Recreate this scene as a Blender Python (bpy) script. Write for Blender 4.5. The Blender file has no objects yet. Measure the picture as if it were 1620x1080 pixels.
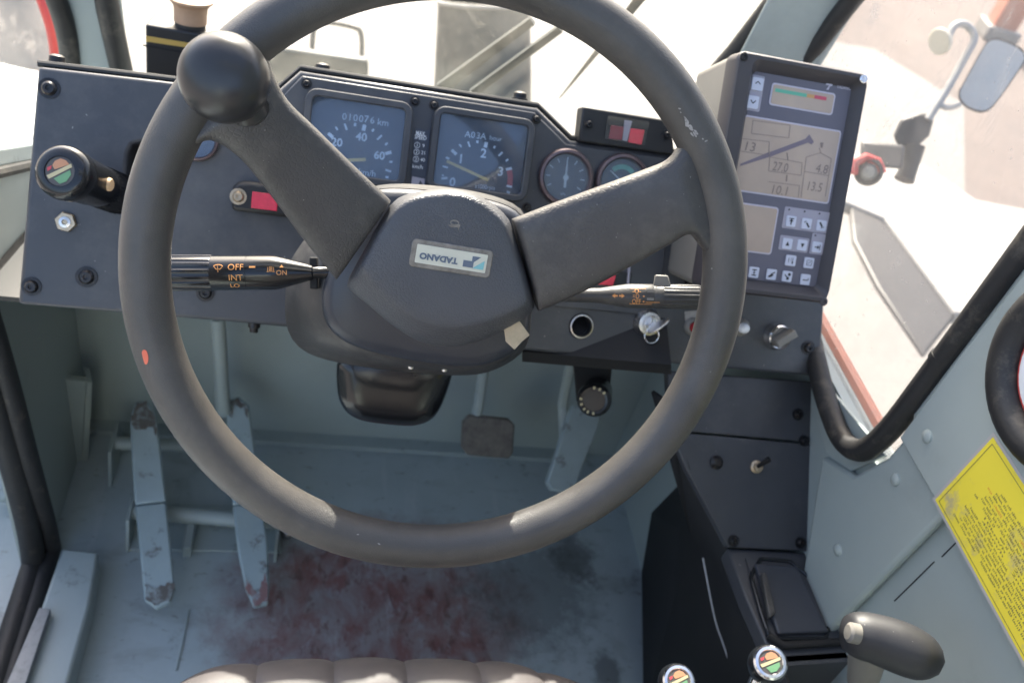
import bpy, bmesh, math, random
from mathutils import Vector, Matrix, Quaternion
random.seed(7)
R_ = math.radians
scene = bpy.context.scene
COL = scene.collection

# ------------------------------------------------------------------ camera
FPX = 1398.0                                     # focal length in pixels of a 1620 px wide frame
CX = Vector((0.96667389, 0.09015434, 0.23961172))    # rows: world axes in (right, down, forward)
CY = Vector((-0.11595423, -0.68025522, 0.72374543))
CZ = Vector((0.22824591, -0.72740981, -0.64713119))
CAM = Vector((0, 0, 1.15))
cam_d = bpy.data.cameras.new('camera')
cam_d.sensor_width = 36.0
cam_d.lens = 36.0 * FPX / 1620.0
cam_d.clip_start = 0.01
cam_d.clip_end = 500
cam_d.dof.use_dof = True
cam_d.dof.focus_distance = 0.60
cam_d.dof.aperture_fstop = 9.0
cam = bpy.data.objects.new('camera', cam_d)
COL.objects.link(cam)
right = Vector((CX[0], CY[0], CZ[0])); down = Vector((CX[1], CY[1], CZ[1])); fwd = Vector((CX[2], CY[2], CZ[2]))
m3 = Matrix((right, -down, -fwd)).transposed()
cam.matrix_world = Matrix.Translation(CAM) @ m3.to_4x4()
scene.camera = cam

# ------------------------------------------------------------------ sky, sun, exposure
SUN_EL, SUN_AZ = R_(38.6), R_(0)                   # azimuth from straight ahead (+Y) towards +X
world = bpy.data.worlds.new('World'); scene.world = world; world.use_nodes = True
wn = world.node_tree
sky = wn.nodes.new('ShaderNodeTexSky'); sky.sky_type = 'NISHITA'; sky.sun_disc = False
sky.sun_elevation = SUN_EL; sky.sun_rotation = SUN_AZ
sky.dust_density = 5.0; sky.air_density = 0.9; sky.ozone_density = 0.6
bg = wn.nodes['Background']; bg.inputs['Strength'].default_value = 0.15
wn.links.new(sky.outputs[0], bg.inputs['Color'])
sun_d = bpy.data.lights.new('sun', 'SUN'); sun_d.energy = 4.0; sun_d.angle = R_(0.5); sun_d.color = (1.0, 0.94, 0.85)
sun = bpy.data.objects.new('sun', sun_d); COL.objects.link(sun)
sdir = Vector((math.sin(SUN_AZ) * math.cos(SUN_EL), math.cos(SUN_AZ) * math.cos(SUN_EL), math.sin(SUN_EL)))
sun.rotation_euler = sdir.to_track_quat('Z', 'Y').to_euler()
sun.location = sdir * 20
vs = scene.view_settings
vs.view_transform = 'Standard'; vs.look = 'None'; vs.gamma = 1.0; vs.use_curve_mapping = False
vs.exposure = 2.05
scene.render.engine = 'CYCLES'
cy = scene.cycles
cy.use_denoising = True
cy.max_bounces = 8; cy.diffuse_bounces = 5; cy.glossy_bounces = 3; cy.transparent_max_bounces = 12
cy.sample_clamp_indirect = 4.0
cy.caustics_reflective = False; cy.caustics_refractive = False

# ------------------------------------------------------------------ geometry helpers
def ray(px, py):
    v = Vector(((px - 810) / FPX, (py - 540) / FPX, 1.0))
    return Vector((CX.dot(v), CY.dot(v), CZ.dot(v)))
def at(px, py, d):
    return CAM + ray(px, py) * d

class Frame:
    """a plane with axes: U, V in it, N out of it towards the driver"""
    def __init__(s, Q, U, V):
        s.Q = Vector(Q); s.U = Vector(U).normalized(); s.V = Vector(V).normalized(); s.N = s.U.cross(s.V).normalized()
    def px(s, x, y, off=0.0):
        r = ray(x, y); t = ((s.Q + s.N * off - CAM).dot(s.N)) / r.dot(s.N)
        return CAM + r * t
    def uv(s, x, y, off=0.0):
        p = s.px(x, y, off) - s.Q
        return (p.dot(s.U), p.dot(s.V))
    def pt(s, u, v, off=0.0):
        return s.Q + s.U * u + s.V * v + s.N * off
    def rect(s, corners, off=0.0):
        """centre u, v and width, height from four photographed corners tl tr br bl"""
        a = [s.uv(x, y, off) for x, y in corners]
        u0 = (a[0][0] + a[3][0]) / 2; u1 = (a[1][0] + a[2][0]) / 2
        v1 = (a[0][1] + a[1][1]) / 2; v0 = (a[2][1] + a[3][1]) / 2
        return ((u0 + u1) / 2, (v0 + v1) / 2, u1 - u0, v1 - v0)

def chaikin(pts, k=2, closed=True):
    pts = [Vector(p) for p in pts]
    for _ in range(k):
        out = []; n = len(pts)
        for i in range(n if closed else n - 1):
            a, b = pts[i], pts[(i + 1) % n]
            out += [a * .75 + b * .25, a * .25 + b * .75]
        if not closed: out = [pts[0]] + out + [pts[-1]]
        pts = out
    return pts

def resample(pts, n, closed=True):
    pts = [Vector(p) for p in pts]
    seg = pts + ([pts[0]] if closed else [])
    L = [0.0]
    for a, b in zip(seg, seg[1:]): L.append(L[-1] + (b - a).length)
    out = []; m = n if closed else n - 1; j = 0
    for i in range(n):
        t = L[-1] * i / m
        while j < len(L) - 2 and L[j + 1] < t: j += 1
        d = L[j + 1] - L[j]
        out.append(seg[j].lerp(seg[j + 1], 0 if d == 0 else (t - L[j]) / d))
    return out

def rrect(w, h, r, n=5):
    r = min(r, w / 2 - 1e-5, h / 2 - 1e-5); P = []
    for cx, cy_, a0 in ((w/2-r, h/2-r, 0), (-w/2+r, h/2-r, 90), (-w/2+r, -h/2+r, 180), (w/2-r, -h/2+r, 270)):
        for i in range(n + 1):
            a = R_(a0 + 90 * i / n); P.append((cx + r * math.cos(a), cy_ + r * math.sin(a)))
    return P

class MB:
    def __init__(s): s.v = []; s.f = []
    def add(s, verts, faces):
        o = len(s.v); s.v += [tuple(v) for v in verts]; s.f += [tuple(i + o for i in f) for f in faces]; return s
    def loft(s, rings, cap0=True, cap1=True, closed=True):
        n = len(rings[0]); V = [p for r in rings for p in r]; Fc = []
        for k in range(len(rings) - 1):
            for i in range(n if closed else n - 1):
                j = (i + 1) % n
                Fc.append((k*n+i, k*n+j, (k+1)*n+j, (k+1)*n+i))
        if cap0: Fc.append(tuple(reversed(range(n))))
        if cap1: Fc.append(tuple(range((len(rings)-1)*n, len(rings)*n)))
        return s.add(V, Fc)
    def prism(s, pts, vec):
        vec = Vector(vec); pts = [Vector(p) for p in pts]
        return s.loft([[p + vec for p in pts], pts])
    def box(s, c, a, b, d):
        c = Vector(c); a = Vector(a); b = Vector(b); d = Vector(d)
        return s.prism([c-a-b+d, c+a-b+d, c+a+b+d, c-a+b+d], -2*d)
    def tube(s, path, r, seg=14, cap=True):
        path = [Vector(p) for p in path]; n = len(path)
        rr = r if isinstance(r, (list, tuple)) else [r] * n
        up = None; rings = []
        for i, p in enumerate(path):
            t = (path[min(i+1, n-1)] - path[max(i-1, 0)]).normalized()
            if up is None:
                up = t.orthogonal().normalized()
            else:
                up = (up - t * up.dot(t)).normalized()
            w = t.cross(up)
            rings.append([p + (up * math.cos(2*math.pi*k/seg) + w * math.sin(2*math.pi*k/seg)) * rr[i] for k in range(seg)])
        return s.loft(rings, cap, cap)
    def lathe(s, o, axis, prof, seg=32, cap0=True, cap1=True):
        o = Vector(o); t = Vector(axis).normalized(); u = t.orthogonal().normalized(); w = t.cross(u)
        rings = [[o + t*h + (u*math.cos(2*math.pi*k/seg) + w*math.sin(2*math.pi*k/seg))*max(r, 1e-5) for k in range(seg)] for r, h in prof]
        return s.loft(rings, cap0, cap1)

WL = {}
def build(name, mb, mat, parent=None, bevel=0, bseg=2, subsurf=0, sharp=35, kind=None, fix=True):
    me = bpy.data.meshes.new(name)
    vs_ = [Vector(v) for v in mb.v]
    c = Vector((0, 0, 0))
    lo = Vector([min(v[i] for v in vs_) for i in range(3)]); hi = Vector([max(v[i] for v in vs_) for i in range(3)])
    c = (lo + hi) / 2
    me.from_pydata([v - c for v in vs_], [], mb.f)
    bm = bmesh.new(); bm.from_mesh(me)
    bmesh.ops.remove_doubles(bm, verts=bm.verts, dist=1e-6)
    if fix: bmesh.ops.recalc_face_normals(bm, faces=bm.faces)
    bm.to_mesh(me); bm.free()
    me.materials.append(mat)
    me.shade_smooth()
    me.set_sharp_from_angle(angle=R_(sharp))
    o = bpy.data.objects.new(name, me); COL.objects.link(o)
    if parent is not None:
        o.parent = parent; o.location = c - WL[parent.name]
    else: o.location = c
    WL[o.name] = c
    if bevel:
        b = o.modifiers.new('bevel', 'BEVEL'); b.width = bevel; b.segments = bseg; b.limit_method = 'ANGLE'; b.angle_limit = R_(40); b.harden_normals = False
        if bseg > 1: pass
    if subsurf:
        b = o.modifiers.new('sub', 'SUBSURF'); b.levels = subsurf; b.render_levels = subsurf
    if kind: o['kind'] = kind
    return o

def thing(name, label, cat, loc, group=None):
    o = bpy.data.objects.new(name, None); COL.objects.link(o); o.empty_display_size = .02
    o.location = Vector(loc); WL[o.name] = Vector(loc)
    o['label'] = label; o['category'] = cat
    if group: o['group'] = group
    return o
def tag(o, label, cat, group=None):
    o['label'] = label; o['category'] = cat
    if group: o['group'] = group
    return o
def structure(o, label=None):
    o['kind'] = 'structure'
    if label: o['label'] = label
    return o

def text(s, fr, uv, h, mat, parent, name='lettering', off=0.0006, rot=0, width=None, bold=0.0, warp=None, shear=0):
    cu = bpy.data.curves.new('t', 'FONT'); cu.body = s; cu.size = 1; cu.align_x = 'CENTER'; cu.align_y = 'CENTER'
    cu.offset = bold; cu.resolution_u = 3; cu.shear = shear
    ob = bpy.data.objects.new('t', cu); COL.objects.link(ob)
    dg = bpy.context.evaluated_depsgraph_get(); dg.update()
    me = bpy.data.meshes.new_from_object(ob.evaluated_get(dg))
    V = [v.co.copy() for v in me.vertices]; Fc = [tuple(p.vertices) for p in me.polygons]
    bpy.data.objects.remove(ob); bpy.data.curves.remove(cu); bpy.data.meshes.remove(me)
    if not V: return None
    x0 = min(v.x for v in V); x1 = max(v.x for v in V); y0 = min(v.y for v in V); y1 = max(v.y for v in V)
    sy = h / (y1 - y0); sx = sy if width is None else width / (x1 - x0)
    ca, sa = math.cos(R_(rot)), math.sin(R_(rot)); P = []
    for v in V:
        x = (v.x - (x0 + x1) / 2) * sx; y = (v.y - (y0 + y1) / 2) * sy
        a, b = uv[0] + x*ca - y*sa, uv[1] + x*sa + y*ca
        P.append(warp(a, b, off) if warp else fr.pt(a, b, off))
    return build(name, MB().add(P, Fc), mat, parent, fix=False)

def glyph(polys, fr, uv, s, mat, parent, name='symbol', off=0.0006, rot=0, t=0.0003):
    mb = MB(); ca, sa = math.cos(R_(rot)), math.sin(R_(rot))
    for poly in polys:
        P = [fr.pt(uv[0] + (x*ca - y*sa)*s, uv[1] + (x*sa + y*ca)*s, off) for x, y in poly]
        mb.prism(P, fr.N * -t)
    return build(name, mb, mat, parent)

def ngon(cx, cy_, r, n=12, a0=0):
    return [(cx + r*math.cos(a0 + 2*math.pi*i/n), cy_ + r*math.sin(a0 + 2*math.pi*i/n)) for i in range(n)]
def stroke(x0, y0, x1, y1, w):
    d = Vector((x1-x0, y1-y0)).normalized(); n = Vector((-d.y, d.x)) * w / 2
    return [(x0+n.x, y0+n.y), (x0-n.x, y0-n.y), (x1-n.x, y1-n.y), (x1+n.x, y1+n.y)]

# ------------------------------------------------------------------ materials
def mat(name, col, rough=.5, metal=0.0, var=0.0, vscale=15.0, bump=0.0, bscale=300.0, btype='noise', dist=.001,
        dirt=None, dirt_amt=0.0, dirt_scale=8.0, dirt_edge=(.5, .7), rvar=0.0, spec=.5, coat=0.0, emit=None, specks=0.0, speck_col=(.45, .43, .40), speck_scale=110.0, speck_r=.10):
    m = bpy.data.materials.new(name); m.use_nodes = True; nt = m.node_tree; N = nt.nodes; L = nt.links
    b = N['Principled BSDF']
    b.inputs['Base Color'].default_value = (*col, 1); b.inputs['Roughness'].default_value = rough
    b.inputs['Metallic'].default_value = metal; b.inputs['Specular IOR Level'].default_value = spec
    b.inputs['Coat Weight'].default_value = coat
    tc = N.new('ShaderNodeNewGeometry').outputs['Position']
    cur = None
    if var > 0:
        nz = N.new('ShaderNodeTexNoise'); nz.inputs['Scale'].default_value = vscale; nz.inputs['Detail'].default_value = 6; nz.inputs['Roughness'].default_value = .65
        L.new(tc, nz.inputs['Vector'])
        mr = N.new('ShaderNodeMapRange'); mr.inputs['From Min'].default_value = .25; mr.inputs['From Max'].default_value = .75
        mr.inputs['To Min'].default_value = 1 - var; mr.inputs['To Max'].default_value = 1 + var
        L.new(nz.outputs['Fac'], mr.inputs['Value'])
        mx = N.new('ShaderNodeVectorMath'); mx.operation = 'SCALE'; mx.inputs[0].default_value = col
        L.new(mr.outputs[0], mx.inputs['Scale']); cur = mx.outputs[0]
        if rvar:
            r2 = N.new('ShaderNodeMapRange'); r2.inputs['From Min'].default_value = .25; r2.inputs['From Max'].default_value = .75
            r2.inputs['To Min'].default_value = rough - rvar; r2.inputs['To Max'].default_value = rough + rvar
            L.new(nz.outputs['Fac'], r2.inputs['Value']); L.new(r2.outputs[0], b.inputs['Roughness'])
    if dirt:
        nz = N.new('ShaderNodeTexNoise'); nz.inputs['Scale'].default_value = dirt_scale; nz.inputs['Detail'].default_value = 9; nz.inputs['Roughness'].default_value = .72
        L.new(tc, nz.inputs['Vector'])
        mr = N.new('ShaderNodeMapRange'); mr.inputs['From Min'].default_value = dirt_edge[0]; mr.inputs['From Max'].default_value = dirt_edge[1]
        mr.inputs['To Min'].default_value = 0; mr.inputs['To Max'].default_value = dirt_amt
        L.new(nz.outputs['Fac'], mr.inputs['Value'])
        mx = N.new('ShaderNodeMix'); mx.data_type = 'RGBA'
        L.new(mr.outputs[0], mx.inputs['Factor'])
        if cur: L.new(cur, mx.inputs['A'])
        else: mx.inputs['A'].default_value = (*col, 1)
        mx.inputs['B'].default_value = (*dirt, 1); cur = mx.outputs['Result']
    if specks:
        dn = N.new('ShaderNodeTexNoise'); dn.inputs['Scale'].default_value = speck_scale*2.5; L.new(tc, dn.inputs['Vector'])
        dv = N.new('ShaderNodeVectorMath'); dv.operation = 'MULTIPLY_ADD'; L.new(dn.outputs['Color'], dv.inputs[0]); dv.inputs[1].default_value = (.6/speck_scale,)*3; L.new(tc, dv.inputs[2])
        vo = N.new('ShaderNodeTexVoronoi'); vo.inputs['Scale'].default_value = speck_scale; L.new(dv.outputs[0], vo.inputs['Vector'])
        r2 = N.new('ShaderNodeMapRange'); r2.inputs['From Min'].default_value = speck_r; r2.inputs['From Max'].default_value = speck_r*.5; r2.inputs['To Max'].default_value = specks
        L.new(vo.outputs['Distance'], r2.inputs['Value'])
        sp_ = N.new('ShaderNodeSeparateColor'); L.new(vo.outputs['Color'], sp_.inputs[0])
        gt = N.new('ShaderNodeMath'); gt.operation = 'GREATER_THAN'; gt.inputs[1].default_value = .72; L.new(sp_.outputs[0], gt.inputs[0])
        mu2 = N.new('ShaderNodeMath'); mu2.operation = 'MULTIPLY'; L.new(r2.outputs[0], mu2.inputs[0]); L.new(gt.outputs[0], mu2.inputs[1])
        mx = N.new('ShaderNodeMix'); mx.data_type = 'RGBA'; L.new(mu2.outputs[0], mx.inputs['Factor'])
        if cur: L.new(cur, mx.inputs['A'])
        else: mx.inputs['A'].default_value = (*col, 1)
        mx.inputs['B'].default_value = (*speck_col, 1); cur = mx.outputs['Result']
    if cur: L.new(cur, b.inputs['Base Color'])
    if bump > 0:
        bp = N.new('ShaderNodeBump'); bp.inputs['Strength'].default_value = bump; bp.inputs['Distance'].default_value = dist
        if btype == 'noise':
            nz = N.new('ShaderNodeTexNoise'); nz.inputs['Scale'].default_value = bscale; nz.inputs['Detail'].default_value = 4
            L.new(tc, nz.inputs['Vector']); L.new(nz.outputs['Fac'], bp.inputs['Height'])
        else:                                   # leather / cracked skin
            d1 = N.new('ShaderNodeTexNoise'); d1.inputs['Scale'].default_value = bscale * .35; d1.inputs['Detail'].default_value = 3; L.new(tc, d1.inputs['Vector'])
            mxv = N.new('ShaderNodeVectorMath'); mxv.operation = 'MULTIPLY_ADD'
            L.new(d1.outputs['Color'], mxv.inputs[0]); mxv.inputs[1].default_value = (1.2/bscale,)*3; L.new(tc, mxv.inputs[2])
            vo = N.new('ShaderNodeTexVoronoi'); vo.feature = 'DISTANCE_TO_EDGE'; vo.inputs['Scale'].default_value = bscale
            L.new(mxv.outputs[0], vo.inputs['Vector'])
            mr = N.new('ShaderNodeMapRange'); mr.inputs['From Max'].default_value = .18; L.new(vo.outputs['Distance'], mr.inputs['Value'])
            ms = N.new('ShaderNodeTexNoise'); ms.inputs['Scale'].default_value = bscale*.05; L.new(tc, ms.inputs['Vector'])
            mm = N.new('ShaderNodeMapRange'); mm.inputs['From Min'].default_value = .35; mm.inputs['From Max'].default_value = .65; mm.inputs['To Min'].default_value = .25
            L.new(ms.outputs['Fac'], mm.inputs['Value'])
            mu = N.new('ShaderNodeMath'); mu.operation = 'MULTIPLY'; L.new(mr.outputs[0], mu.inputs[0]); L.new(mm.outputs[0], mu.inputs[1])
            L.new(mu.outputs[0], bp.inputs['Height'])
        L.new(bp.outputs[0], b.inputs['Normal'])
    if emit:
        b.inputs['Emission Color'].default_value = (*emit[0], 1); b.inputs['Emission Strength'].default_value = emit[1]
    return m

def glass(name, tint=(.9, .93, .92), dust=.05, dust_col=(.6, .57, .5), dscale=30, spots=0.0, ior=1.35, smear=0.0):
    m = bpy.data.materials.new(name); m.use_nodes = True; nt = m.node_tree; N = nt.nodes; L = nt.links
    N.remove(N['Principled BSDF']); out = N['Material Output']
    tr = N.new('ShaderNodeBsdfTransparent'); tr.inputs[0].default_value = (*tint, 1)
    gl = N.new('ShaderNodeBsdfGlossy'); gl.inputs['Roughness'].default_value = .03
    lw_ = N.new('ShaderNodeLayerWeight'); lw_.inputs['Blend'].default_value = .5
    pw = N.new('ShaderNodeMath'); pw.operation = 'POWER'; L.new(lw_.outputs['Facing'], pw.inputs[0]); pw.inputs[1].default_value = 5
    f0_ = ((ior-1)/(ior+1))**2
    fr = N.new('ShaderNodeMath'); fr.operation = 'MULTIPLY_ADD'; L.new(pw.outputs[0], fr.inputs[0]); fr.inputs[1].default_value = .6; fr.inputs[2].default_value = f0_
    m1 = N.new('ShaderNodeMixShader'); L.new(fr.outputs[0], m1.inputs[0]); L.new(tr.outputs[0], m1.inputs[1]); L.new(gl.outputs[0], m1.inputs[2])
    df = N.new('ShaderNodeBsdfDiffuse'); df.inputs[0].default_value = (*dust_col, 1)
    tl = N.new('ShaderNodeBsdfTranslucent'); tl.inputs[0].default_value = (*dust_col, 1)
    m2 = N.new('ShaderNodeMixShader'); m2.inputs[0].default_value = .5; L.new(df.outputs[0], m2.inputs[1]); L.new(tl.outputs[0], m2.inputs[2])
    pos = N.new('ShaderNodeNewGeometry').outputs['Position']
    nz = N.new('ShaderNodeTexNoise'); nz.inputs['Scale'].default_value = dscale; nz.inputs['Detail'].default_value = 8; nz.inputs['Roughness'].default_value = .7
    L.new(pos, nz.inputs['Vector'])
    mr = N.new('ShaderNodeMapRange'); mr.inputs['From Min'].default_value = .3; mr.inputs['From Max'].default_value = .8
    mr.inputs['To Min'].default_value = dust * .35; mr.inputs['To Max'].default_value = dust * 1.8; L.new(nz.outputs['Fac'], mr.inputs['Value'])
    fac = mr.outputs[0]
    if spots:
        vo = N.new('ShaderNodeTexVoronoi'); vo.inputs['Scale'].default_value = 90; L.new(pos, vo.inputs['Vector'])
        r2 = N.new('ShaderNodeMapRange'); r2.inputs['From Min'].default_value = .13; r2.inputs['From Max'].default_value = .05; r2.inputs['To Max'].default_value = spots
        L.new(vo.outputs['Distance'], r2.inputs['Value'])
        n3 = N.new('ShaderNodeTexNoise'); n3.inputs['Scale'].default_value = 14; L.new(pos, n3.inputs['Vector'])
        r3 = N.new('ShaderNodeMapRange'); r3.inputs['From Min'].default_value = .5; r3.inputs['From Max'].default_value = .6; L.new(n3.outputs['Fac'], r3.inputs['Value'])
        mu = N.new('ShaderNodeMath'); mu.operation = 'MULTIPLY'; L.new(r2.outputs[0], mu.inputs[0]); L.new(r3.outputs[0], mu.inputs[1])
        ad = N.new('ShaderNodeMath'); ad.operation = 'MAXIMUM'; L.new(fac, ad.inputs[0]); L.new(mu.outputs[0], ad.inputs[1]); fac = ad.outputs[0]
    if smear:
        st_ = N.new('ShaderNodeVectorMath'); st_.operation = 'MULTIPLY'; L.new(pos, st_.inputs[0]); st_.inputs[1].default_value = (1.0, 1.0, .55)
        n4 = N.new('ShaderNodeTexNoise'); n4.inputs['Scale'].default_value = 11; n4.inputs['Detail'].default_value = 7; n4.inputs['Roughness'].default_value = .66; n4.inputs['Distortion'].default_value = 2.2
        L.new(st_.outputs[0], n4.inputs['Vector'])
        r4 = N.new('ShaderNodeMapRange'); r4.inputs['From Min'].default_value = .52; r4.inputs['From Max'].default_value = .72; r4.inputs['To Max'].default_value = smear; L.new(n4.outputs['Fac'], r4.inputs['Value'])
        ad2 = N.new('ShaderNodeMath'); ad2.operation = 'MAXIMUM'; L.new(fac, ad2.inputs[0]); L.new(r4.outputs[0], ad2.inputs[1]); fac = ad2.outputs[0]
    m3_ = N.new('ShaderNodeMixShader'); L.new(fac, m3_.inputs[0]); L.new(m1.outputs[0], m3_.inputs[1]); L.new(m2.outputs[0], m3_.inputs[2])
    L.new(m3_.outputs[0], out.inputs['Surface'])
    return m

M = {}
M['rim'] = mat('worn_rim_leather', (.074, .069, .064), .38, var=.22, vscale=25, bump=.28, bscale=620, btype='leather', dist=.0005, rvar=.08, dirt=(.17, .15, .13), dirt_amt=.4, dirt_scale=9, dirt_edge=(.5, .8))
M['spoke'] = mat('spoke_vinyl', (.060, .056, .054), .38, specks=.6, speck_scale=300, speck_r=.10, var=.15, vscale=18, bump=.4, bscale=300, btype='leather', dist=.0005, dirt=(.16, .15, .13), dirt_amt=.5, dirt_scale=16, dirt_edge=(.5, .75))
M['hub'] = mat('hub_leather', (.078, .080, .088), .36, specks=.3, speck_scale=300, speck_r=.07, var=.15, vscale=14, bump=.5, bscale=400, btype='leather', dist=.0006, rvar=.06)
M['shroud'] = mat('shroud_plastic', (.044, .048, .060), .34, var=.12, vscale=20, bump=.35, bscale=700, dist=.0004)
M['shroud_grey'] = mat('worn_shroud_plastic', (.048, .047, .047), .42, var=.2, vscale=20, bump=.35, bscale=600, dist=.0004, dirt=(.2, .19, .17), dirt_amt=.4, dirt_scale=30)
M['gloss_black'] = mat('gloss_black_plastic', (.012, .013, .015), .18, var=.1)
M['knob'] = mat('knob_plastic', (.024, .024, .025), .30, var=.15, vscale=30, bump=.12, bscale=300, dist=.0003, rvar=.05)
M['dash'] = mat('dash_paint', (.058, .060, .067), .38, specks=.7, speck_scale=90, speck_r=.07, var=.16, vscale=7, bump=.25, bscale=900, dist=.0003, rvar=.07, dirt=(.20, .19, .18), dirt_amt=.45, dirt_scale=6, dirt_edge=(.48, .75))
M['dash_edge'] = mat('dash_edge_rubber', (.016, .016, .017), .5)
M['console'] = mat('console_paint', (.054, .056, .063), .38, specks=.7, speck_scale=90, speck_r=.06, var=.15, vscale=8, bump=.25, bscale=900, dist=.0003, dirt=(.2, .19, .18), dirt_amt=.3, dirt_scale=10, dirt_edge=(.52, .75))
M['black'] = mat('matt_black', (.010, .010, .011), .75, var=.1)
M['rubber'] = mat('black_rubber', (.022, .021, .021), .55, var=.25, vscale=40, bump=.4, bscale=180, dist=.0008, dirt=(.2, .17, .13), dirt_amt=.5, dirt_scale=26, dirt_edge=(.56, .75))
M['screw'] = mat('black_screw', (.03, .03, .032), .35, metal=.6, var=.2, vscale=200, dirt=(.12, .08, .06), dirt_amt=.4, dirt_scale=160)
M['steel'] = mat('bright_steel', (.62, .6, .58), .3, metal=1, var=.15, vscale=90, rvar=.1)
M['chrome'] = mat('chrome', (.75, .75, .76), .16, metal=1)
M['brass'] = mat('yellow_zinc', (.50, .40, .28), .4, metal=.8, var=.25, vscale=150)
M['paint'] = mat('grey_green_paint', (.37, .415, .395), .42, var=.07, vscale=6, bump=.12, bscale=120, dist=.0005, rvar=.06, dirt=(.24, .25, .24), dirt_amt=.45, dirt_scale=7, dirt_edge=(.55, .8))
M['paint_worn'] = mat('worn_grey_green_paint', (.36, .41, .405), .45, var=.1, vscale=10, bump=.2, bscale=90, dist=.0008, dirt=(.10, .085, .07), dirt_amt=.75, dirt_scale=24, dirt_edge=(.58, .72))
M['pedal'] = mat('worn_pedal_paint', (.36, .43, .44), .45, var=.12, vscale=12, bump=.3, bscale=120, dist=.0008, dirt=(.11, .09, .075), dirt_amt=.8, dirt_scale=30, dirt_edge=(.57, .66))
M['pad'] = mat('dusty_rubber_pad', (.17, .15, .13), .7, var=.35, vscale=60, bump=.6, bscale=150, dist=.001, dirt=(.06, .05, .045), dirt_amt=.8, dirt_scale=40)
M['vinyl'] = mat('grey_seat_vinyl', (.098, .086, .083), .5, var=.08, vscale=12, bump=.2, bscale=600, btype='leather', dist=.0005)
M['seam'] = mat('dark_seam', (.07, .06, .06), .6)
M['white_print'] = mat('white_print', (.90, .92, .94), .5)
M['orange_print'] = mat('orange_print', (.85, .38, .12), .5)
M['black_print'] = mat('black_print', (.03, .03, .035), .5)
M['dial'] = mat('sky_tinted_dial', (.04, .05, .068), .55, var=.2, vscale=30)  # black dial, with the blue of reflected sky put into its colour
M['dial_dark'] = mat('dark_dial', (.05, .06, .085), .5)
M['needle'] = mat('yellow_needle', (.75, .52, .16), .5)
M['white_needle'] = mat('white_needle', (.85, .87, .85), .5)
M['red_band'] = mat('red_band', (.55, .09, .10), .5)
M['gauge_ring'] = mat('bronze_gauge_ring', (.16, .12, .125), .28, metal=.6, var=.15, vscale=60)
M['gauge_glass'] = glass('sky_tinted_gauge_glass', (.9, .95, 1.0), dust=.15, dust_col=(.50, .57, .67), dscale=18, ior=1.6)  # bluish film stands in for the sky reflected in the gauge glass
M['windscreen_glass'] = glass('dusty_windscreen_glass', (.92, .93, .92), dust=.05, spots=.25, dscale=22, smear=.12)  # thin dust film, also there to give the hazy glare
M['side_glass'] = glass('dusty_side_glass', (.93, .93, .92), dust=.12, spots=.75, dscale=16, dust_col=(.70, .65, .59), smear=.45)
M['lens'] = glass('clear_lens', (.98, .98, .98), dust=.03, ior=1.45)
M['red_lens'] = mat('red_lens', (.50, .02, .045), .22, var=.25, vscale=120, bump=.3, bscale=900, coat=.4, emit=((.8, .03, .07), .04))
M['dark_red_lens'] = mat('dark_red_lens', (.24, .012, .035), .22, coat=.4)
M['red_button'] = mat('red_button', (.36, .015, .02), .15, coat=.5)
M['grip_black'] = mat('worn_grip_plastic', (.03, .03, .033), .5, var=.2, vscale=40, specks=.6, speck_scale=160, speck_r=.09, bump=.2, bscale=500, dist=.0004)
M['rust'] = mat('brown_wear', (.34, .40, .41), .6, var=.2, vscale=70, bump=.4, bscale=200, dirt=(.12, .10, .085), dirt_amt=.95, dirt_scale=55, dirt_edge=(.38, .52))
M['red_wear'] = mat('red_primer_wear', (.36, .42, .43), .6, var=.2, vscale=60, bump=.3, bscale=200, dirt=(.25, .11, .10), dirt_amt=.9, dirt_scale=60, dirt_edge=(.40, .52))
M['beige'] = mat('beige_housing', (.22, .205, .18), .5, var=.08, vscale=12, dirt=(.2, .18, .15), dirt_amt=.4, dirt_scale=18)
M['lmi_frame'] = mat('dark_display_frame', (.060, .054, .058), .42, var=.1, vscale=12, bump=.15, bscale=800, dist=.0003)
M['lmi_face'] = mat('violet_grey_face', (.135, .13, .165), .5, var=.05)
M['lcd'] = mat('reflection_tinted_lcd', (.46, .36, .29), .32, var=.10, vscale=14, coat=.3)  # warm tint of the screen's reflection is put into the base colour
M['lcd_seg'] = mat('lcd_segment', (.24, .19, .17), .5)
M['lcd_boom'] = mat('lcd_boom', (.20, .165, .20), .5)
M['lcd_line'] = mat('lcd_line', (.30, .24, .21), .5)
M['screen_border'] = mat('pale_screen_border', (.55, .52, .60), .5)
M['key'] = mat('white_key', (.62, .64, .74), .45)
M['key_pad'] = mat('grey_key_pad', (.38, .36, .42), .5)
M['led_green'] = mat('green_bar', (.14, .46, .32), .5)
M['led_yellow'] = mat('yellow_bar', (.60, .34, .14), .5)
M['led_red'] = mat('red_bar', (.55, .09, .14), .5)
M['badge'] = mat('cream_badge', (.66, .64, .52), .35, var=.08, vscale=60)
M['badge_print'] = mat('badge_navy', (.13, .16, .21), .5)
M['badge_cyan'] = mat('badge_cyan', (.24, .52, .52), .5)
M['badge_frame'] = mat('worn_clear_frame', (.22, .20, .17), .25, var=.5, vscale=90, coat=.5)
M['tape'] = mat('beige_masking_tape', (.52, .43, .30), .7, var=.2, vscale=120)
M['chip_orange'] = mat('orange_paint_spot', (.75, .16, .09), .5)
M['chip_grey'] = mat('pale_scuff', (.33, .31, .29), .6, var=.3, vscale=300)
M['tan'] = mat('tan_cap', (.46, .29, .18), .6, var=.12, vscale=60)
M['yellow_stripe'] = mat('ochre_stripe', (.55, .36, .09), .5)
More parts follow.
